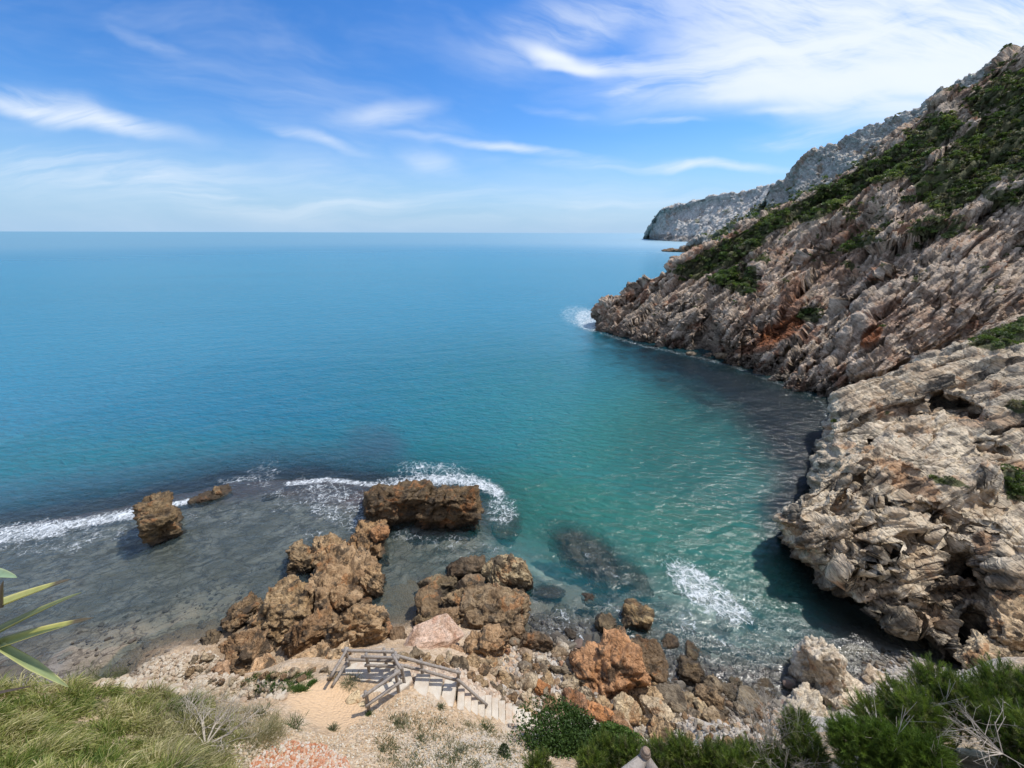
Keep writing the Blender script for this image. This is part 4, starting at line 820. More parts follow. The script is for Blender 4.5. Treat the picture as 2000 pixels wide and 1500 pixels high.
# pale crag by the water, right
CB = (.8, -.2, .5)
rock('crag', 1600, 1305, 118, 160, -.3, 1.25, 101, (1.35,1.32,1.24), 'pale jagged crag rising at the water edge right of the beach', 'rock crag', mat=M_stone, sub=6, bed=CB, blocky=.3, ncut=16, rough=1.2, dmax=1.0)
rock('crag', 1572, 1385, 90, 84, .2, .7, 102, (1.22,1.18,1.08), 'lower left shoulder of the pale jagged crag', 'rock crag', mat=M_stone, sub=6, bed=CB, rough=1.1)
rock('crag', 1652, 1350, 110, 84, .1, .55, 103, (1.32,1.26,1.15), 'sloping right shoulder of the pale jagged crag', 'rock crag', mat=M_stone, sub=6, bed=CB, rough=1.1)
rock('crag', 1722, 1335, 86, 40, .2, .4, 104, (1.28,1.2,1.08), 'low pale ledge running right from the jagged crag', 'rock crag', mat=M_stone, sub=5, bed=CB)
rock('crag', 1960, 1302, 190, 92, 1.6, .45, 105, (1.18,1.08,.90), 'pale cracked rock shelf at the foot of the near cliff, right edge', 'rock crag', sub=6, blocky=.5, bed=(.4,-.3,.8))
rock('crag', 1985, 1215, 150, 110, 2.2, .6, 106, (1.02,.88,.70), 'bulging pale rock block under the near cliff at the right edge', 'rock crag', sub=6, blocky=.5, bed=(.2,-.1,1))
# rocks along the headland foot
rock('boulder', 1350, 693, 20, 13, -.6, .6, 111, (.85,.78,.66), 'small pale rock in the dark water below the headland', 'sea rock', sub=4)
rock('boulder', 1411, 697, 34, 20, -.6, .55, 112, (.85,.76,.62), 'larger pale rock in the dark water below the headland', 'sea rock', sub=4)
rock('boulder', 1171, 625, 12, 7, -.4, .6, 113, DRK, 'tiny dark rock in the foam off the headland tip', 'sea rock', sub=4)
rock('boulder', 1313, 490, 44, 7, -1, .18, 114, (.40,.33,.27), 'low dark skerry off the foothill shore', 'skerry', sub=4)
rock('boulder', 1318, 514, 26, 7, -1, .3, 115, (.34,.28,.22), 'small dark skerry behind the green headland slope', 'skerry', sub=4)
rock('boulder', 1630, 755, 50, 40, -.5, .6, 116, (.34,.29,.25), 'dark wet boulder wedged at the inner corner of the bay', 'sea rock', sub=5)
# under water
rock('submerged_rock', 1150, 1085, 175, 78, -2.4, .34, 121, (.58,.42,.38), 'large purplish flat rock lying just under the green water', 'submerged rock', sub=5, rot=-35, dmax=.9)
rock('submerged_rock', 1235, 1128, 100, 50, -2.3, .3, 126, (.48,.38,.36), 'landward end of the purplish sunken rock', 'submerged rock', sub=5, rot=-30)
rock('submerged_rock', 990, 1025, 62, 66, -2.0, .4, 122, (.62,.56,.44), 'rounded pale brown rock under the water right of the flat-topped sea rock', 'submerged rock', sub=4)
rock('submerged_rock', 1070, 1157, 70, 30, -1.2, .25, 123, (.42,.32,.32), 'dark sunken rock right of the middle pile', 'submerged rock', sub=4)
rock('submerged_rock', 1096, 1191, 38, 24, -.9, .3, 124, (1.1,1.1,.9), 'pale rounded stone under the shallow water', 'submerged rock', sub=4, blocky=.1)
rock('submerged_rock', 1418, 1212, 40, 36, -1.3, .4, 125, (.85,.6,.5), 'reddish sunken rock beside the foam patch', 'submerged rock', sub=4)
rock('submerged_rock', 1450, 1297, 34, 22, -.75, .35, 127, (.85,.75,.72), 'pale round stone under water near the beach', 'submerged rock', sub=4, blocky=.1)
rock('submerged_rock', 1424, 1308, 30, 14, -.75, .35, 128, (.7,.42,.38), 'reddish flat stone under water near the beach', 'submerged rock', sub=4)
rock('submerged_rock', 1492, 1313, 26, 24, -.3, .5, 129, (.55,.48,.44), 'half sunken dark stone above the long ochre slab', 'submerged rock', sub=4)

# beach stones: one mesh of each kind, then copies
protos = []
for i in range(14):
    rs = np.random.RandomState(300+i)
    V, Fc = rock_verts((1, rs.uniform(.65, 1.0), rs.uniform(.5, .8)), 300+i, 3, .4 if i % 2 else .1, 10, .55, s=.3)
    protos.append(mesh_from('beach_stone', V, Fc, M_stone, smooth=True))
rs = np.random.RandomState(5)
zone = [(1010,1250),(1080,1262),(1150,1275),(1300,1330),(1420,1345),(1500,1385),(1520,1470),(1430,1475),(1300,1450),(1200,1420),(1100,1400),(1050,1420),(985,1370),(960,1330),(980,1280)]
pts = []; tries = 0
while len(pts) < 290 and tries < 60000:
    tries += 1; x = rs.uniform(960, 1530); y = rs.uniform(1245, 1490)
    s_ = rs.choice([7, 9, 12, 16, 22, 28], p=[.12, .20, .22, .20, .16, .10])
    if poly_sd(np.array([x]), np.array([y]), zone)[0] < -4: continue
    if any((x-a)**2+(y-b)**2 < (.42*(s_+c))**2 for a, b, c in pts): continue
    pts.append((x, y, s_))
for _ in range(60):
    pts.append((rs.uniform(1680, 1850), rs.uniform(1270, 1325), rs.choice([7, 10, 14])))
tints = [(1.1,1.04,.94), (1.0,.9,.76), (.82,.76,.66), (.62,.56,.48), (1.0,.78,.58), (.95,.6,.42), (1.2,1.15,1.05), (.8,.66,.52), (.5,.45,.38)]
pts = sorted(pts, key=lambda q: -q[2]); n_ind = 285
def stone_at(i, x, y, s_):
    p = hit(x, y)[0][0]
    j = jac(p); return p, s_/j[0]
for i, (x, y, s_) in enumerate(pts[:n_ind]):
    p, sz = stone_at(i, x, y, s_); o = link('beach_stone', protos[i % 14])
    sz *= 1.15; o.location = (p[0], p[1], p[2]+sz*.12); o.scale = (sz, sz, sz); o.rotation_euler = (rs.uniform(-.35, .35), rs.uniform(-.35, .35), rs.uniform(0, 6.28))
    ti = rs.choice(9, p=[.2,.17,.15,.1,.1,.06,.1,.07,.05]); o.color = (*tints[ti], 1); hue = ('cream', 'pale tan', 'light grey', 'grey-brown', 'tan', 'orange', 'whitish', 'brown', 'dark grey')[ti]
    if x > 1600: tag(o, 'small '+hue+' stone on the shaded shingle behind the pale crag', 'stone', hue+' stones on the shaded shingle')
    elif s_ > 13: tag(o, hue+' head-sized weathered stone lying loose among the beach boulders', 'stone', hue+' loose stones of the beach')
    else: tag(o, 'small '+hue+' stone filling the gaps between the beach boulders', 'stone', 'small '+hue+' stones of the beach')
# broken boulders between the pebbles and behind the hand rail
bprot = []
for i in range(12):
    rs_ = np.random.RandomState(700+i); V, Fc = rock_verts((1, rs_.uniform(.6, 1.0), rs_.uniform(.45, .75)), 700+i, 4, .9, 12, 1.1, s=.42)
    bprot.append(mesh_from('broken_boulder', V, Fc, M_boul))
def broken(poly, n, seed, smin, smax, gap, lab, grp, tn):
    rs_ = np.random.RandomState(seed); got = []; k = 0; xs_ = [q[0] for q in poly]; ys_ = [q[1] for q in poly]
    while len(got) < n and k < 20000:
        k += 1; x = rs_.uniform(min(xs_), max(xs_)); y = rs_.uniform(min(ys_), max(ys_)); s_ = rs_.uniform(smin, smax)
        if poly_sd(np.array([x]), np.array([y]), poly)[0] < 0 or any((x-a)**2+(y-b)**2 < (gap*(s_+q))**2 for a, b, q in got): continue
        got.append((x, y, s_))
    for i, (x, y, s_) in enumerate(got):
        p = hit(x, y)[0][0]; sz = s_/jac(p)[0]; o = link('broken_boulder', bprot[i % 12]); o.location = (p[0], p[1], p[2]+sz*.14); o.scale = (sz,)*3
        o.rotation_euler = (rs_.uniform(-.4, .4), rs_.uniform(-.4, .4), rs_.uniform(0, 6.28)); ti = rs_.randint(len(tn)); o.color = (*tn[ti][0], 1); tag(o, tn[ti][1]+' '+lab, 'boulder', tn[ti][1]+' '+grp)
TN = [((.98,.80,.58), 'ochre'), ((.72,.54,.38), 'brown'), ((1.1,1.0,.84), 'cream'), ((.60,.55,.47), 'grey')]
broken([(775,1276),(860,1290),(960,1296),(1005,1335),(1000,1372),(970,1362),(930,1332),(870,1308),(790,1296)], 34, 41, 18, 40, .36, 'broken block packed on the bank behind the hand rail', 'blocks behind the hand rail', TN)
broken([(1030,1290),(1150,1330),(1330,1350),(1530,1392),(1540,1465),(1430,1470),(1250,1420),(1120,1400),(1010,1370)], 62, 42, 22, 42, .42, 'angular boulder among the smaller stones of the beach', 'angular boulders of the beach', TN)
broken([(380,1285),(420,1290),(480,1322),(640,1308),(660,1322),(560,1330),(430,1338),(370,1315)], 22, 43, 18, 36, .38, 'broken block on the rim left of the landing', 'blocks on the rim left of the landing', TN)
# rubble nobody could count
def rubble(name, samples, mat, label, cat, seed, cols_, subd=2):
    rs = np.random.RandomState(seed); Vs, Fs, n0 = [], [], 0; pr = []
    for i in range(8):
        V, Fc = rock_verts((1, .8, .62), 400+i, subd, .5, 8, .3, s=.4); pr.append((V, Fc))
    cl = []
    for x, y, z, sz in samples:
        V, Fc = pr[rs.randint(8)]; a = rs.uniform(0, 6.28); b = rs.uniform(-.6, .6); c, s_ = math.cos(a), math.sin(a)
        M = np.array([[c, -s_, 0], [s_, c, 0], [0, 0, 1]])@np.array([[1, 0, 0], [0, math.cos(b), -math.sin(b)], [0, math.sin(b), math.cos(b)]])
        Vs.append(V@M.T*sz+np.array([x, y, z+sz*.15])); Fs.append(Fc+n0); n0 += len(V); cl.append(np.repeat(np.array([cols_[rs.randint(len(cols_))]]), len(V), 0))
    me = mesh_from(name, np.concatenate(Vs), np.concatenate(Fs), mat, {'col': np.concatenate(cl)}, smooth=False)
    return tag(link(name, me), label, cat, kind='stuff')
def gravel_mat():
    m_, t, out = new_mat('gravel_stone'); geo = t.new('ShaderNodeNewGeometry'); n = t.noise(geo.outputs['Position'], 20, 5, .7)
    z = t.sep(geo.outputs['Position'])[2]
    c = t.mix(t.ss(n, .2, .8), t.mix(1.0, t.attr('col', 'Color'), (.7,.68,.66), 'MULTIPLY'), t.attr('col', 'Color'))
    c = t.mix(t.math('MULTIPLY', t.math('SUBTRACT', 1.0, t.ss(z, 0.0, .35)), .8), c, (.05, .042, .033))
    bs = t.new('ShaderNodeBsdfPrincipled', {'Base Color': c, 'Roughness': .93, 'Normal': t.bump(n, .02)}); t.l.new(bs.outputs[0], out.inputs[0]); return m_
M_grav = gravel_mat()
def sample_ground(n, poly, seed, sizes, zmin=-.1):
    rs = np.random.RandomState(seed); xs_ = [q[0] for q in poly]; ys_ = [q[1] for q in poly]
    x = rs.uniform(min(xs_), max(xs_), n*3); y = rs.uniform(min(ys_), max(ys_), n*3); k = poly_sd(x, y, poly) > 0; x, y = x[k][:n], y[k][:n]
    p, ok = hit(x, y); z = p[:, 2]; ok &= (z > zmin); s_ = np.exp(rs.uniform(np.log(sizes[0]), np.log(sizes[1]), len(x)))
    return np.stack([p[:, 0], p[:, 1], z, s_], 1)[ok]
rubble('beach_shingle', sample_ground(4500, [(960,1300),(1010,1245),(1110,1245),(1300,1320),(1430,1345),(1530,1385),(1560,1500),(1200,1500),(1000,1440)], 3, (.06, .24)), M_grav, 'fine pale shingle between the boulders of the cove', 'shingle', 1,
       [(.48,.42,.34), (.40,.34,.27), (.55,.49,.41), (.30,.25,.20), (.50,.35,.24)])
rubble('shaded_shingle', sample_ground(900, [(1650,1270),(1700,1262),(1860,1275),(1900,1330),(1780,1360),(1660,1350)], 9, (.06, .22), -.25), M_grav, 'dark wet shingle in the shade of the near cliff', 'shingle', 2, [(.5,.46,.40), (.36,.32,.27), (.6,.56,.5)])
g = sample_ground(9000, [(430,1500),(440,1420),(500,1380),(560,1410),(640,1440),(720,1400),(800,1350),(900,1390),(1000,1430),(1080,1470),(1080,1530),(430,1530)], 4, (.018, .075))
rubble('slope_gravel', g, M_grav, 'loose orange and cream gravel strewn over the slope below the path', 'gravel', 3, [(.60,.46,.29), (.55,.39,.23), (.64,.55,.41), (.50,.40,.27), (.68,.61,.48), (.43,.35,.25)])
g = sample_ground(2600, [(470,1530),(500,1475),(560,1448),(630,1455),(680,1485),(690,1530)], 6, (.03, .10))
rubble('red_scree', g, M_grav, 'brick-red rubble spilling at the foot of the path', 'gravel', 5, [(.56,.27,.15), (.50,.20,.09), (.62,.40,.26), (.66,.50,.38), (.64,.56,.46)])
g = sample_ground(2300, [(250,1318),(300,1285),(400,1268),(440,1290),(470,1325),(560,1335),(560,1365),(430,1372),(300,1345),(180,1340)], 7, (.05, .22))
rubble('edge_rubble', g, M_grav, 'pinkish rubble along the edge between the grass and the drop', 'gravel', 6, [(.52,.41,.28), (.56,.46,.34), (.42,.31,.21), (.60,.52,.40)])
g = sample_ground(1800, [(790,1300),(900,1310),(980,1345),(1000,1375),(960,1370),(880,1335),(800,1325)], 8, (.05, .25))
rubble('stair_rubble', g, M_grav, 'broken ochre stones packed behind the hand rail', 'gravel', 7, [(.60,.46,.33), (.50,.36,.25), (.66,.55,.42), (.4,.31,.23)])

def sunk(poly, n, seed, sizes, lift=0.0):
    rs = np.random.RandomState(seed); xs_ = [q[0] for q in poly]; ys_ = [q[1] for q in poly]
    x = rs.uniform(min(xs_), max(xs_), n*3); y = rs.uniform(min(ys_), max(ys_), n*3); k = poly_sd(x, y, poly) > 0; x, y = x[k][:n], y[k][:n]
    p = atz(x, y, -.4); z = np.maximum(seabed_h(p[:, 0], p[:, 1]), GROUND(p[:, 0], p[:, 1])); ok = z < .25
    s_ = np.exp(rs.uniform(np.log(sizes[0]), np.log(sizes[1]), len(x))); return np.stack([p[:, 0], p[:, 1], z-s_*.1, s_], 1)[ok]
rubble('sunken_rubble', sunk([(1010,1200),(1100,1180),(1230,1150),(1330,1200),(1460,1250),(1560,1240),(1600,1300),(1560,1420),(1400,1370),(1280,1340),(1150,1290),(1020,1260)], 1500, 12, (.12, .62)), M_grav, 'dark rounded stones lying under the shallow water of the cove', 'rubble', 8,
       [(.20,.17,.13), (.28,.24,.18), (.14,.12,.10), (.34,.30,.24), (.26,.18,.14)], 3)
rubble('shelf_rubble', sunk([(110,1310),(160,1240),(260,1190),(420,1120),(520,1110),(480,1180),(400,1250),(400,1310)], 230, 13, (.04, .30)), M_grav, 'small weathered stones scattered on the shallow rock shelf', 'rubble', 9,
       [(.30,.25,.19), (.38,.32,.25), (.22,.18,.14), (.45,.38,.30)], 3)
# ------------------------------------------------------------------ steps and railings
print('steps')
def gz(px, py, z0=5.0):
    return hit(px, py)[0][0]
ST = bpy.data.objects.new('concrete_steps', None); COL.objects.link(ST)
tag(ST, 'pale concrete steps descending from the fenced landing to the stony beach', 'steps')
# (photo x of the tread centre, photo y of its centre, height, tread length m, width m)
treads = [(822,1341,5.38,.52,.85),(848,1347,5.22,.50,.85),(876,1353,5.06,.48,.85)]
x, y, z = 900, 1361, 4.88
for i in range(7): treads.append((x, y, z, .27, .82)); x += 13.4; y += 5.2; z -= .17
for i in range(5): treads.append((x, y, z, .27, .80)); x += 12.6; y += 5.6; z -= .17
ST.location = tuple(atz(np.array([treads[0][0]]), np.array([treads[0][1]]), treads[0][2])[0])
prev = None
for i, (px_, py_, z_, L, Wd) in enumerate(treads):
    p = atz(np.array([px_]), np.array([py_]), z_)[0]; q = treads[min(i+1, len(treads)-1)]; p2 = atz(np.array([q[0]]), np.array([q[1]]), q[2])[0]
    a = math.atan2(p2[1]-p[1], p2[0]-p[0]) if i < len(treads)-1 else prev
    prev = a; A = Acc(); A.box((p[0]-ST.location[0], p[1]-ST.location[1], z_-.40-ST.location[2]), (L-.035, Wd, .80), a, .012, .03, i); A.build('tread', M_conc, ST)
LN = bpy.data.objects.new('concrete_landing', None); COL.objects.link(LN); c0 = atz(np.array([740]), np.array([1318]), 5.5)[0]; LN.location = tuple(c0)
tag(LN, 'worn concrete landing enclosed by the wooden railing', 'landing')
def slab(name, pix, z_top, th, parent, mat):
    bm = bmesh.new(); n = len(pix); top = [bm.verts.new(Vector(atz(np.array([a]), np.array([b]), z_top)[0])-parent.location) for a, b in pix]
    bot = [bm.verts.new(v.co-Vector((0, 0, th))) for v in top]; f = bm.faces.new(top); bm.faces.new(bot[::-1])
    for i in range(n): bm.faces.new((top[i], bot[i], bot[(i+1) % n], top[(i+1) % n]))
    bmesh.ops.recalc_face_normals(bm, faces=bm.faces); bmesh.ops.bevel(bm, geom=bm.edges[:], offset=.02, segments=2, affect='EDGES')
    me = bpy.data.meshes.new(name); bm.to_mesh(me); bm.free(); me.materials.append(mat); return link(name, me, parent)
slab('landing_slab', [(672,1300),(700,1292),(760,1294),(800,1305),(806,1330),(790,1342),(765,1338),(700,1332),(675,1320)], 5.56, .6, LN, M_conc)
slab('ramp_slab', [(722,1392),(702,1375),(700,1358),(730,1345),(765,1330),(800,1335),(775,1356)], 5.72, .6, LN, M_conc)
WS = []
for px_, py_, w_, h_, sd_, lb in ((690,1365,34,22,401,'flat white stone slab left of the railing foot'),(708,1378,22,18,402,'smaller flat white stone against the railing foot')):
    rock('white_slab', px_, py_, w_, h_, 5.75, .25, sd_, (1.35,1.25,1.0), lb, 'rock slab', sub=4, rough=.4)
def rail_set(name, label, posts, rails, pr=.055):
    """posts: (px, py foot, z foot, height); rails: (post i, post j, height fraction, overhang)"""
    base = [np.array([*atz(np.array([a]), np.array([b]), z_)[0]]) for a, b, z_, h_ in posts]
    root = bpy.data.objects.new(name, None); COL.objects.link(root); root.location = tuple(base[0]); tag(root, label, 'railing')
    for i, (b, q) in enumerate(zip(base, posts)):
        if q[3] <= 0: continue
        l = b-base[0]; A = Acc(); A.tube(l+[0, 0, -.25], l+[0, 0, q[3]], pr*1.1, pr, 9, .004, i); A.build('post', M_rail, root, True)
    for k, (i, j, fr, ov) in enumerate(rails):
        hi = posts[i][3] if posts[i][3] > 0 else -posts[i][3]; hj = posts[j][3] if posts[j][3] > 0 else -posts[j][3]
        a = base[i]-base[0]+np.array([0, 0, hi*fr]); b = base[j]-base[0]+np.array([0, 0, hj*fr]); d = (b-a)/np.linalg.norm(b-a)
        # rails are bolted to one side of the posts
        sidev = np.cross(d, [0, 0, 1]); sidev /= max(np.linalg.norm(sidev), 1e-6)
        A = Acc(); A.tube(a-d*ov+sidev*pr*1.3, b+d*ov+sidev*pr*1.3, pr*.92, pr*.92, 9, .005, 50+k); A.build('rail', M_rail, root, True)
    return root
rail_set('wooden_railing', 'weathered wooden railing with two rails nearest the path, left of the steps', [(722,1392,5.75,1.02),(779,1352,5.65,1.08)], [(0,1,.97,.12),(0,1,.5,.1)])
rail_set('wooden_railing', 'weathered railing crossing the middle of the landing', [(722,1313,5.5,.95),(778,1316,5.5,.98),(790,1338,5.5,1.02)], [(0,1,.95,.15),(0,1,.5,.08),(1,2,.97,.1),(1,2,.5,.05)])
rail_set('wooden_railing', 'weathered railing along the seaward side of the landing', [(652,1352,5.4,-.9),(683,1303,5.45,1.0),(756,1302,5.4,.95),(772,1305,5.4,1.0)], [(0,1,.98,.05),(0,1,.5,.05),(1,3,.97,.1),(1,3,.5,.05)])
rail_set('wooden_railing', 'long weathered hand rail running down beside the upper steps', [(778,1312,5.4,1.0),(826,1320,5.15,.85),(897,1342,4.75,.95),(950,1385,3.9,-.75)], [(0,1,.97,.05),(1,2,.97,.12),(0,1,.5,.05),(1,2,.5,.05),(2,3,.55,.08)])
# post and rails of the terrace below the viewer
TP = bpy.data.objects.new('terrace_railing', None); COL.objects.link(TP); top = at(np.array([1262]), np.array([1466]), np.array([4.35]))[0]; TP.location = (top[0], top[1], top[2]-1.05)
tag(TP, 'round-headed wooden post with two rails, cut by the bottom edge', 'railing')
A = Acc(); A.tube((0, 0, -.3), (0, 0, 1.0), .062, .058, 14, .002, 1); A.tube((0, 0, 1.0), (0, 0, 1.04), .058, .05, 14); A.tube((0, 0, 1.04), (0, 0, 1.065), .05, .028, 14); A.build('post', M_post, TP, True)
def trail(dx, dy, dz, s0):
    A = Acc(); A.tube((0, -.02, .93), (dx, dy, .93+dz), .062, .062, 12, .004, s0); A.build('rail', M_rail, TP, True)
trail(-1.5, -.75, -.05, 3); trail(.9, -1.6, -.08, 4)

# ------------------------------------------------------------------ vegetation
print('plants')
def fix_parent_safe(o): return o
def tri_leaves(c, d, L, W, col, rs, bend=.0):
    "thin triangles/quads: centres c, directions d, length L, width W"
    n = len(c); d = d/np.maximum(np.linalg.norm(d, axis=1), 1e-6)[:, None]; r = rs.normal(size=(n, 3)); s = np.cross(d, r); s /= np.maximum(np.linalg.norm(s, axis=1), 1e-6)[:, None]
    L = np.broadcast_to(L, (n,))[:, None]; W = np.broadcast_to(W, (n,))[:, None]
    a = c-s*W*.5; b = c+s*W*.5; m1 = c+d*L*.55+s*W*.45; m2 = c+d*L*.55-s*W*.45; tip = c+d*L+np.array([0, 0, -1])*L*bend
    V = np.stack([a, b, m1, tip, m2], 1).reshape(-1, 3); i = np.arange(n)[:, None]*5
    Fc = np.concatenate([i+np.array([[0, 1, 2]]), i+np.array([[0, 2, 4]]), i+np.array([[4, 2, 3]])])
    return V, Fc, np.repeat(col, 5, 0)
def quads(c, S, col, rs, flat=0.0):
    n = len(c); a = rs.normal(size=(n, 3)); a[:, 2] *= 1-flat; a /= np.linalg.norm(a, axis=1)[:, None]; b = np.cross(a, rs.normal(size=(n, 3))); b /= np.linalg.norm(b, axis=1)[:, None]
    S = np.broadcast_to(S, (n,))[:, None]; V = np.stack([c-a*S, c+b*S*.55, c+a*S, c-b*S*.55], 1).reshape(-1, 3)
    return V, np.arange(n*4).reshape(-1, 4), np.repeat(col, 4, 0)
def crown_pts(rs, n, r, lobes=7, flat=.7):
    "points through the shells of several lobes of an uneven crown"
    L = rs.normal(size=(lobes, 3)); L /= np.linalg.norm(L, axis=1)[:, None]; L *= rs.uniform(.25, .75, (lobes, 1))*r; L[:, 2] = np.abs(L[:, 2])*flat
    lr = rs.uniform(.16, .50, lobes)*r*(1.25 if lobes > 15 else 1.12); k = rs.randint(0, lobes, n); d = rs.normal(size=(n, 3)); d /= np.linalg.norm(d, axis=1)[:, None]; d[:, 2] = np.where(d[:, 2] < -.3, -d[:, 2], d[:, 2])
    return L[k]+d*(lr[k]*rs.uniform(.55, 1.05, n)**.6)[:, None]*np.array([1, 1, flat]), k
GRN = np.array([[.075,.115,.028],[.105,.145,.035],[.065,.090,.035],[.14,.165,.05],[.10,.11,.06],[.16,.14,.09],[.075,.115,.028],[.12,.15,.06]])
def scatter_bushes(name, src, nb, seed, rr, leaf, label, cat, nl=110, pal=GRN, lim=None, dens=None, bare=None):
    P, N, px, py, vg = src; rs = np.random.RandomState(seed)
    p = np.clip(vg, 0, 1)**1.5
    if lim is not None: p = p*lim(px, py)
    A_ = np.linalg.norm(np.cross(np.gradient(P, axis=0), np.gradient(P, axis=1)), axis=2); p = (p*A_).ravel(); p /= p.sum(); idx = rs.choice(len(p), nb, p=p); Vs, Fs, Cs, n0 = [], [], [], 0
    for i in idx:
        c = P.reshape(-1, 3)[i]; r = np.exp(rs.uniform(np.log(rr[0]), np.log(rr[1]))); q, k = crown_pts(rs, nl, r, 5, .75)
        base = pal[rs.randint(len(pal))]*rs.uniform(.75, 1.3); lob = rs.uniform(.75, 1.3, 5)
        col = base[None]*lob[k][:, None]*rs.uniform(.75, 1.25, (nl, 1)); V, Fc, cc = quads(q+c+np.array([0, 0, r*.1]), leaf*rs.uniform(.7, 1.3, nl), col, rs, .2)
        Vs.append(V); Fs.append(Fc+n0); Cs.append(cc); n0 += len(V)
    me = mesh_from(name, np.concatenate(Vs), np.concatenate(Fs), M_leaf, {'col': np.concatenate(Cs)}, smooth=False)
    return tag(link(name, me), label, cat, kind='stuff')
main_sw = lambda px, py: np.clip(sum(sst(poly_sd(px, py, v), -4, 4) for v in (V1, V2)), 0, 1)
upper = lambda px, py: np.clip(sum(sst(poly_sd(px, py, v), -4, 4) for v in (V3, V4, V5, V6, V7, V8)), 0, 1)
scatter_bushes('pine_scrub', HEAD, 1900, 1, (.55, 1.5), .21, 'dense dark green pine scrub running down the ridge of the headland', 'scrub', 110, GRN*1.05, main_sw)
scatter_bushes('upper_scrub', HEAD, 1300, 2, (.35, 1.3), .19, 'dark olive scrub on the upper slopes of the headland', 'scrub', 90, GRN*.9, upper)
scatter_bushes('sparse_scrub', HEAD, 900, 3, (.25, .7), .12, 'sparse low shrubs dotted over the bare rock of the headland', 'scrub', 60, GRN*1.05, lambda px, py: 1-np.clip(main_sw(px, py)+upper(px, py), 0, 1))
scatter_bushes('ridge_scrub', RID, 700, 4, (1.2, 3.2), .5, 'green scrub below the grey limestone ridge', 'scrub', 50, GRN*1.25)
scatter_bushes('foothill_scrub', FOOT, 800, 5, (1.6, 4), .7, 'green scrub on the coastal foothill', 'scrub', 50, GRN*1.25)
scatter_bushes('cliff_scrub', MID, 190, 6, (.3, .8), .10, 'low green scrub on the shoulder of the middle cliff', 'scrub', 130, GRN*1.1, lambda px, py: .04+np.clip(sst(poly_sd(px, py, VM), -4, 6)+sst(poly_sd(px, py, VM2), -4, 6), 0, 1))
scatter_bushes('ledge_scrub', NEAR, 200, 7, (.15, .5), .06, 'grassy green scrub growing on the top of the near cliff', 'scrub', 150, GRN*1.2, lambda px, py: .05+np.clip(sst(poly_sd(px, py, VN), -4, 8)*2+sst(poly_sd(px, py, VN2), -4, 8), 0, 2))
# single bushes one can point at on the headland and cliffs
def near_pt(src, px0, py0):
    P, N, px, py, vg = src; i = np.argmin((px-px0)**2+(py-py0)**2); return P.reshape(-1, 3)[i]
def bush(name, c, r, seed, label, leaf=.1, nl=700, pal=GRN, flat=.75, lobes=9, cat='bush', stems=6, group=None, squash=(1, 1, 1)):
    rs = np.random.RandomState(seed); q, k = crown_pts(rs, nl, r, lobes, flat); q = q*np.array(squash); base = pal[rs.randint(len(pal))]; lob = rs.uniform(.7, 1.35, lobes)
    col = base[None]*lob[k][:, None]*rs.uniform(.7, 1.3, (nl, 1)); V, Fc, cc = quads(q+[0, 0, r*.12], leaf*rs.uniform(.6, 1.3, nl), col, rs)
    root = link(name, None, loc=tuple(c)); tag(root, label, cat, group)
    link('foliage', mesh_from('foliage', V, Fc, M_leaf, {'col': cc}, smooth=False), root)
    A = Acc()
    for i in range(stems):
        a = rs.uniform(0, 6.28); A.tube((0, 0, -.15*r), (math.cos(a)*r*.45*squash[0], math.sin(a)*r*.45*squash[1], r*.5*flat), .05*r, .015*r, 5)
    A.build('stem', M_stem, root); return root
for i, (px_, py_, r_, lb) in enumerate([(1328,548,1.1,'lone round bush at the lower left end of the headland scrub'),(1457,548,2.4,'dark shaded bush filling the hollow in the headland'),(1432,562,1.5,'dark bush left of the one in the headland hollow'),
    (1490,505,1.0,'small bush on the rocks above the headland hollow'),(1585,612,1.5,'lone grey-green bush below the orange patch of the headland'),(1660,487,1.6,'elongated bush on the pale band of the headland'),(1690,468,1.4,'bush at the upper end of the pale band'),
    (1820,440,1.8,'round dark bush on the reddish slope, right'),(1786,475,1.3,'bush just below the round dark bush on the reddish slope'),(1850,465,1.2,'grey-green bush right of the round dark one'),(1725,430,1.2,'bush on the tan slope between the scrub belts'),(1765,398,1.5,'bush at the lower edge of the upper scrub belt'),
    (1640,440,1.0,'small bush under the main scrub belt'),(1560,500,.7,'tiny bush above the long overhang of the headland')]):
    c = near_pt(HEAD, px_, py_); bush('hillside_bush', c, r_, 60+i, lb, .2, 420, GRN*(.9+.05*(i % 4)))
for i, (px_, py_, r_, lb) in enumerate([(1930,668,.8,'low bush at the left end of the middle cliff scrub'),(1985,650,1.1,'wide bush at the right edge on the middle cliff'),(1985,798,.6,'small green bush above the pale ledge at the right edge')]):
    bush('cliff_bush', near_pt(MID, px_, py_), r_, 90+i, lb, .11, 700, GRN*1.1)
for i, (px_, py_, r_, lb) in enumerate([(1975,925,.75,'bright green bush on top of the near cliff, right edge'),(1990,965,.6,'darker green bush just below the bright one on the near cliff')]):
    bush('cliff_bush', near_pt(NEAR, px_, py_), r_, 95+i, lb, .06, 1200, GRN*1.25)

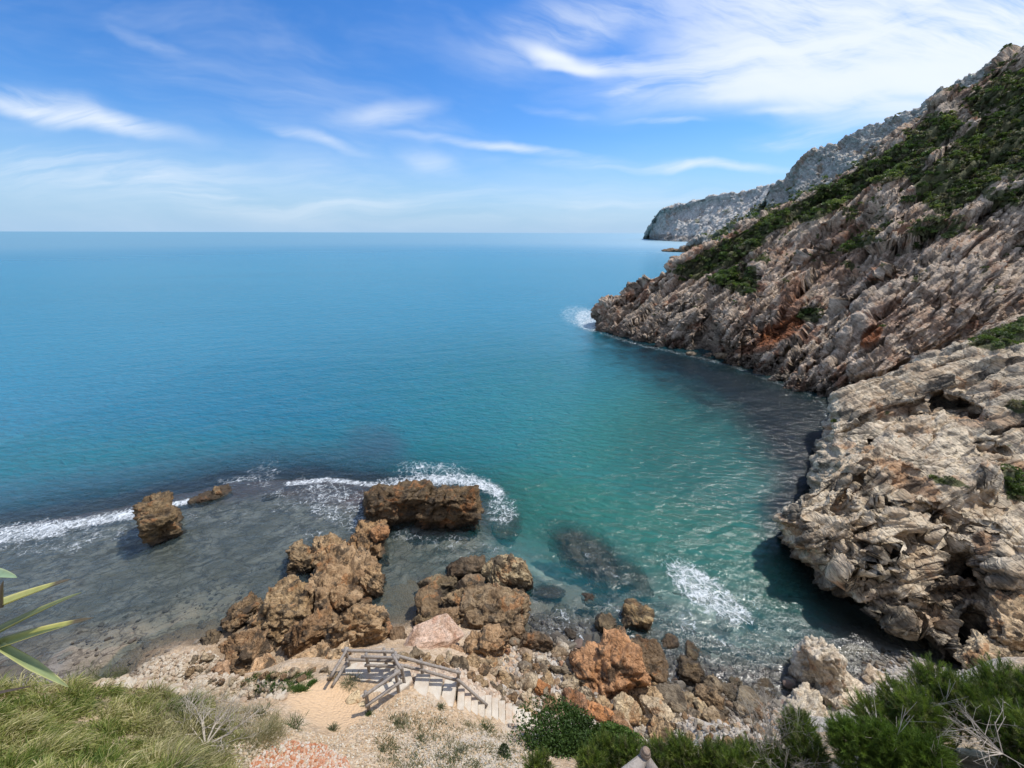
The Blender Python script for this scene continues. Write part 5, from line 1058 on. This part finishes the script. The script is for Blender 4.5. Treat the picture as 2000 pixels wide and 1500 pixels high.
# --- grass on the left foreground
def blades(name, n, poly, seed, L, W, pal, label, cat, lean=(0, 0, 0), dens=None, up_=1.0, wt=None):
    rs = np.random.RandomState(seed); s_ = sample_ground(n, poly, seed, (1, 1)); c = s_[:, :3]; n = len(c)
    nz = perlin(c*1.3); nz2 = perlin(c*.5+4)
    d = rs.normal(size=(n, 3))*.45+np.array([0, 0, up_])+np.array(lean)+np.stack([perlin(c*1.1+9), perlin(c*1.1+19), 0*nz], 1)*.8
    ki = np.clip(((nz*.9+nz2*.7+rs.normal(size=n)*.35)*.5+.56)*len(pal), 0, len(pal)-1).astype(int)
    col = np.array(pal)[ki]*rs.uniform(.7, 1.3, (n, 1)); Ls = rs.uniform(L[0], L[1], n)*(1+.5*nz)
    cl = perlin(c*2.6+31); Ls = Ls*np.clip(1+1.5*cl, .35, 2.0); d = d+np.stack([perlin(c*2.3+3), perlin(c*2.3+13), 0*cl], 1)*1.3
    V, Fc, cc = tri_leaves(c-[0, 0, .02], d, Ls, W, col, rs, .35)
    me = mesh_from(name, V, Fc, M_grass, {'col': cc}, smooth=False); return tag(link(name, me), label, cat, kind='stuff')
GP = [(.08,.13,.025), (.13,.18,.035), (.20,.24,.06), (.30,.30,.09), (.42,.38,.17), (.55,.48,.27)]
blades('grass', 52000, [(-260,1335),(60,1332),(180,1338),(300,1352),(420,1378),(480,1430),(460,1540),(-260,1600)], 21, (.10, .32), .013, GP, 'thick yellow-green grass covering the left foreground slope', 'grass', (.25, .1, 0))
blades('dry_grass', 14000, [(300,1345),(420,1358),(540,1400),(560,1440),(500,1480),(430,1520),(330,1520),(280,1420)], 22, (.12, .36), .007, [(.38,.32,.20), (.46,.40,.28), (.30,.26,.14), (.20,.19,.08)], 'dry straw-coloured grass between the green slope and the red rubble', 'grass', (.2, 0, 0))
blades('green_mat', 9000, [(468,1335),(500,1318),(550,1312),(600,1316),(622,1330),(600,1350),(560,1356),(500,1352)], 23, (.08, .2), .012, [(.045,.09,.015), (.065,.12,.02), (.05,.10,.018), (.09,.14,.03)], 'bright green mat of low plants left of the path', 'ground cover')
blades('edge_grass', 6000, [(110,1300),(160,1272),(230,1275),(255,1300),(240,1330),(130,1335)], 24, (.2, .45), .010, [(.10,.11,.05), (.15,.16,.08), (.20,.19,.11)], 'grey-green tussock grass on the edge above the water', 'grass')
blades('slope_weeds', 7000, [(760,1400),(850,1390),(960,1420),(1060,1480),(1000,1530),(780,1530),(720,1470)], 25, (.07, .20), .014, [(.10,.12,.05), (.15,.15,.08), (.25,.22,.13)], 'thin low weeds between the cream stones of the slope', 'weeds')
def tussock(px_, py_, r_, seed, label, pal, L=.25, n=420, name='plant_tuft', group=None, W=.012):
    c = gz(px_, py_, 6); rs = np.random.RandomState(seed); a = rs.normal(size=(n, 2))*r_*.4; q = np.stack([a[:, 0], a[:, 1], np.zeros(n)], 1)
    d = np.stack([a[:, 0]/r_, a[:, 1]/r_, np.ones(n)*.9], 1)+rs.normal(size=(n, 3))*.3
    V, Fc, cc = tri_leaves(q, d, rs.uniform(.5, 1.1, n)*L, W, np.array(pal)[rs.randint(0, len(pal), n)]*rs.uniform(.7, 1.3, (n, 1)), rs, .25)
    me = mesh_from(name, V, Fc, M_grass, {'col': cc}, smooth=False); o = link(name, me, loc=tuple(c)); return tag(o, label, 'plant', group)
G1 = [(.07,.11,.03), (.10,.14,.05), (.13,.16,.07)]; G2 = [(.13,.15,.08), (.18,.19,.11), (.24,.23,.15)]
for i, (a, b, r_, L, pl, lb) in enumerate([(573,1422,.28,.22,G1,'leafy green tuft at the left edge of the red rubble'),(684,1335,.35,.2,G2,'grey-green plant at the edge of the landing'),(892,1366,.13,.16,G1,'bright green tuft growing between the steps'),
    (820,1448,.22,.14,G2,'grey plant in the middle of the stony slope'),(776,1415,.14,.12,G2,'small grey tuft below the nearest rail post'),(720,1397,.12,.1,G1,'tiny tuft at the foot of the nearest rail post'),(860,1385,.16,.13,G2,'dull green tuft below the upper steps'),
    (950,1425,.28,.22,G1,'green tuft left of the lowest steps'),(900,1470,.2,.14,G2,'grey-green tuft among the cream stones'),(650,1425,.14,.12,G2,'tiny tuft on the edge of the bare path'),(745,1470,.16,.12,G2,'small tuft left on the lower stony slope'),(505,1400,.3,.22,G2,'grey tuft on the rim above the bare path')]):
    tussock(a, b, r_, 500+i, lb, pl, L, 300)
# --- leafy and needle shrubs
def needle_shrub(name, tips, base, seed, label, pal, L=(.06, .11), nsh=520, per=46, lean=(0, 0, 0), r=.8, group=None, dead=0, W=.005):
    """many shoots set round limbs that rise from base to the tips; each shoot is a plume of needles"""
    rs = np.random.RandomState(seed); base = np.array(base); root = link(name, None, loc=tuple(base)); tag(root, label, 'shrub', group)
    A = Acc(); S, D, Lb = [], [], []
    for ti, tp in enumerate(tips):
        tp = np.array(tp)-base; mid = tp*.55+rs.normal(size=3)*.08; A.tube((0, 0, -.2), mid, .035, .02, 6); A.tube(mid, tp*.93, .02, .008, 5)
        k = nsh//len(tips); f = rs.uniform(.45, 1.0, k)**.7; a = rs.normal(size=(k, 3)); a /= np.linalg.norm(a, axis=1)[:, None]
        rad = r*(rs.uniform(.15, 1, k)**.5)*(1.15-.75*f); c = tp[None]*f[:, None]+a*rad[:, None]*np.array([1, 1, .65])
        S.append(c); D.append(a*.7+tp/np.linalg.norm(tp)*.5+np.array([0, 0, .75])+np.array(lean)); Lb.append(np.full(k, ti))
    S = np.concatenate(S); D = np.concatenate(D)+rs.normal(size=S.shape)*.25; D /= np.linalg.norm(D, axis=1)[:, None]; Lb = np.concatenate(Lb); n = len(S)
    cl = rs.randint(0, len(pal), n); br = rs.uniform(.75, 1.3, n); sl = rs.uniform(.12, .26, n)
    f = rs.uniform(0, 1, (n, per)); c = S[:, None]+D[:, None]*(f*sl[:, None])[..., None]; nd = D[:, None]*1.0+rs.normal(size=(n, per, 3))*.42
    col = (np.array(pal)[cl]*br[:, None])[:, None]*rs.uniform(.75, 1.25, (n, per, 1)); c = c.reshape(-1, 3)
    V, Fc, cc = tri_leaves(c, nd.reshape(-1, 3), rs.uniform(L[0], L[1], len(c)), W, col.reshape(-1, 3), rs)
    link('needles', mesh_from('needles', V, Fc, M_leaf, {'col': cc}, smooth=False), root); A.build('branches', M_stem, root, True)
    if dead:
        for i in range(dead):
            B = Acc()
            tp = np.array(tips[rs.randint(len(tips))])-base; a = tp*rs.uniform(.4, .8)+rs.normal(size=3)*r*.4; d = rs.normal(size=3)*.5+np.array([-.2, 0, .7]); b = a+d*rs.uniform(.3, .7); B.tube(a, b, .006, .003, 4)
            for j in range(3): m_ = a+(b-a)*rs.uniform(.3, .9); B.tube(m_, m_+(d+rs.normal(size=3)*.6)*.22, .004, .002, 4)
            B.build('bare_twig', M_twig, root)
    return root
NP = [(.12,.175,.03), (.165,.22,.04), (.08,.125,.028), (.21,.25,.06), (.10,.135,.045), (.17,.17,.08)]
def A1(px_, py_, t_): return at(np.array([px_]), np.array([py_]), np.array([t_]))[0]
def tips(lst): return [A1(*q) for q in lst]
needle_shrub('pine_shrub', tips([(1830,1325,8.0),(1760,1362,7.8),(1880,1345,7.6),(1700,1395,7.6),(1800,1390,7.2)]), A1(1800,1520,7.6), 1, 'bushy pine shrub at the lower right, its bright plumes against the pale shelf', NP, nsh=2300, r=.72, lean=(-.35, 0, 0), dead=22)
needle_shrub('pine_shrub', tips([(1960,1325,7.6),(1930,1385,7.2),(2040,1345,7.2),(1990,1420,6.6),(2050,1450,6.2)]), A1(1980,1530,6.8), 2, 'pine shrub filling the lower right corner, with bare grey twigs', NP, nsh=2500, r=.72, lean=(-.35, 0, 0), dead=26)
needle_shrub('pine_shrub', tips([(1660,1440,6.6),(1740,1450,6.4),(1810,1470,6.2)]), A1(1730,1570,6.6), 3, 'dark lower pine shrub at the bottom edge, left of the corner one', [(.08,.13,.025), (.11,.17,.03), (.14,.20,.04)], nsh=1700, r=.62, lean=(-.3, 0, 0), dead=16)
needle_shrub('pine_shrub', tips([(1560,1418,7.4),(1580,1460,7.0)]), A1(1570,1550,7.2), 4, 'small upright pine shrub in front of the pale crag', NP, nsh=800, r=.42, lean=(-.2, 0, 0), dead=4)
needle_shrub('pine_shrub', tips([(1330,1470,7.6),(1400,1480,7.4),(1460,1490,7.2),(1280,1480,7.6)]), A1(1370,1580,7.4), 5, 'row of bright pine tips along the bottom edge right of the round-headed post', NP, nsh=1600, r=.5, lean=(-.1, 0, 0), dead=0)
needle_shrub('pine_shrub', tips([(1470,1480,7.6),(1520,1490,7.2),(1430,1500,7.0)]), A1(1480,1590,7.2), 8, 'low pine tips between the bottom row and the grey leafless shrub', NP, nsh=900, r=.45, lean=(-.1, 0, 0))
needle_shrub('pine_shrub', tips([(1180,1460,9),(1230,1470,8.6),(1150,1490,8.4)]), A1(1190,1560,8.8), 6, 'pine shrub left of the round-headed post', NP, nsh=1100, r=.5, lean=(-.1, 0, 0))
needle_shrub('pine_shrub', tips([(1060,1485,9.5),(1040,1495,9.4)]), A1(1050,1550,9.5), 7, 'small bright pine tip at the bottom edge among the cream stones', NP, nsh=260, r=.3)
cb = gz(1118, 1462, 3.5); bush('leafy_bush', cb+np.array([0, 0, .05]), 1.6, 31, 'dense dark green leafy bush at the foot of the steps', .05, 15000, np.array([[.05,.09,.02]]), .55, 22, stems=9, squash=(1.3, .75, 1))
cb = gz(1190, 1470, 4); bush('leafy_bush', cb, 1.0, 32, 'smaller mid-green bush right of the dense dark one', .05, 7000, np.array([[.09,.15,.03]]), .8, 9, squash=(1.2, .8, 1))
cb = gz(985, 1480, 5.5); bush('leafy_bush', cb, .32, 33, 'low grey-green bush left of the dense dark one at the bottom', .03, 1100, np.array([[.07,.095,.04]]), .6, 6)
cb = gz(200, 1290, 9); 
# --- dry twiggy shrubs
def twig_shrub(name, c, r, seed, label, n=16, depth=3, up_=.7, lean=(0, 0, 0), thick=.012, mat=None):
    rs = np.random.RandomState(seed); A = Acc()
    def grow(a, d, L, th, k):
        d = d/np.linalg.norm(d); b = a+d*L; A.tube(a, b, th, th*.6, 5 if k > 1 else 4)
        if k <= 0: return
        for j in range(rs.randint(2, 4)): m_ = a+(b-a)*rs.uniform(.5, 1); grow(m_, d+rs.normal(size=3)*.55, L*rs.uniform(.5, .8), th*.55, k-1)
    for i in range(n):
        a = rs.uniform(0, 6.28); d = np.array([math.cos(a), math.sin(a), up_])+np.array(lean); grow(np.array([0, 0, -.03]), d, r*rs.uniform(.4, .6), thick, depth)
    o = A.build(name, mat or M_twig); o.location = tuple(c); return tag(o, label, 'dry shrub')
twig_shrub('dry_shrub', gz(400, 1455, 10), 1.15, 1, 'bleached leafless shrub sprawling over the grass, centre-left foreground', 15, 4, .22, (0, 0, 0), .017)
twig_shrub('dry_shrub', gz(360, 1400, 9.8), .8, 2, 'smaller tangle of dry twigs above the sprawling leafless shrub', 12, 3, .5, thick=.010)
twig_shrub('dry_shrub', gz(470, 1410, 8.5), .6, 3, 'fine grey dry shrub at the edge of the red rubble', 18, 3, .9, thick=.006)
twig_shrub('dry_shrub', A1(1500,1500,7.4), 1.25, 4, 'tall grey leafless shrub between the beach and the pine shrubs', 26, 4, 1.4, (0, .1, 0), .010)
twig_shrub('dry_shrub', A1(1560,1500,7.6), 1.1, 5, 'second grey leafless shrub at the foot of the pale crag', 22, 4, 1.2, (-.1, .1, 0), .009)
twig_shrub('dry_shrub', A1(1960,1470,6.0), .8, 6, 'bundle of pale dead twigs in the lower right corner', 10, 3, .5, (-.9, 0, 0), .008)
# --- agave at the left edge
def agave_mat():
    m_, t, out = new_mat('agave_skin'); c = t.attr('col', 'Color'); tc = t.new('ShaderNodeTexCoord'); n = t.noise(tc.outputs['Object'], 9, 5, .6)
    c = t.mix(t.ss(n, .3, .8), t.mix(1.0, c, (.8,.8,.75), 'MULTIPLY'), c); bs = t.new('ShaderNodeBsdfPrincipled', {'Base Color': c, 'Roughness': .5}); t.l.new(bs.outputs[0], out.inputs[0]); return m_
M_aga = agave_mat()
AG = link('agave', None, loc=tuple(A1(-170,1290,4.1))); tag(AG, 'agave with long yellow-green pointed leaves reaching in from the left edge', 'agave')
def agave_leaf(p0, p1, tipc, sag, wd, seed, c1=(.30,.33,.10), c2=(.52,.50,.16), up_dir=(0, 0, 1), curl=.45, name='leaf'):
    p0 = np.array(p0)-np.array(AG.location); p1 = np.array(p1)-np.array(AG.location); n = 22; m_ = 9; d = p1-p0; L = np.linalg.norm(d); d /= L
    s = np.cross(d, up_dir); s /= np.linalg.norm(s); u = np.cross(s, d); V = []; cl = []
    for i in range(n):
        f = i/(n-1); c = p0+(p1-p0)*f+u*(-sag*4*f*(1-f)*-1)*L; w_ = wd*min(1, (1-f)**.62*1.5)*(.8+.2*math.sin(f*3))*.5+.0015
        for j in range(m_):
            a = (j/(m_-1)*2-1); th = .02*(1-a*a)*(1-f)
            V.append(c+s*a*w_+u*(curl*w_*a*a)-u*0); e = abs(a)**3; k = tipc if f > .9 else 0
            g_ = np.array(c1)*(1-e)+np.array(c2)*e; cl.append(g_*(1-k)+np.array([.10,.06,.04])*k)
    V = np.array(V).reshape(n, m_, 3); B = V-u*np.array([.018*(1-(j/(m_-1)*2-1)**2) for j in range(m_)])[None, :, None]*np.linspace(1, .2, n)[:, None, None]-u*.002
    A_ = np.concatenate([V.reshape(-1, 3), B.reshape(-1, 3)]); f1 = grid_faces(n, m_); f2 = f1[:, ::-1]+n*m_
    ed = [];
    for j in (0, m_-1):
        for i in range(n-1): a, b = i*m_+j, (i+1)*m_+j; ed.append([a, b, b+n*m_, a+n*m_] if j else [b, a, a+n*m_, b+n*m_])
    link(name, mesh_from(name, A_, np.concatenate([f1, f2, np.array(ed)]), M_aga, {'col': np.concatenate([np.array(cl)]*2)}), AG)
YG = (.42,.42,.10); YE = (.72,.64,.22); CR = A1(-170,1290,4.1)
agave_leaf(A1(-150,1255,4.0), A1(138,1131,3.8), .9, .02, .17, 1, YG, YE)
agave_leaf(A1(-160,1330,4.0), A1(158,1157,3.7), .0, .02, .16, 2, (.13,.17,.07), (.40,.40,.16))
agave_leaf(A1(-170,1330,4.0), A1(182,1206,3.7), .9, .02, .17, 3, YG, YE)
agave_leaf(A1(-120,1245,4.0), A1(10,1270,3.75), .0, .02, .14, 4, YG, YE)
agave_leaf(A1(0,1262,3.75), A1(134,1342,3.7), .2, .0, .08, 5, (.20,.25,.10), (.50,.48,.18))
agave_leaf(A1(-170,1390,4.1), A1(60,1340,4.0), .9, .0, .05, 6, (.10,.07,.05), (.12,.09,.06))
agave_leaf(A1(-60,1132,3.8), A1(33,1128,3.6), .0, .06, .13, 7, (.26,.36,.20), (.36,.42,.22))
agave_leaf(A1(2,1185,3.8), A1(6,1135,3.7), .0, .02, .05, 8, (.12,.09,.06), (.16,.12,.08))
A = Acc(); A.tube((-.1, 0, -1.2), (0, 0, .05), .16, .12, 10, .01, 2); A.build('trunk', M_stem, AG, True)
print('done')
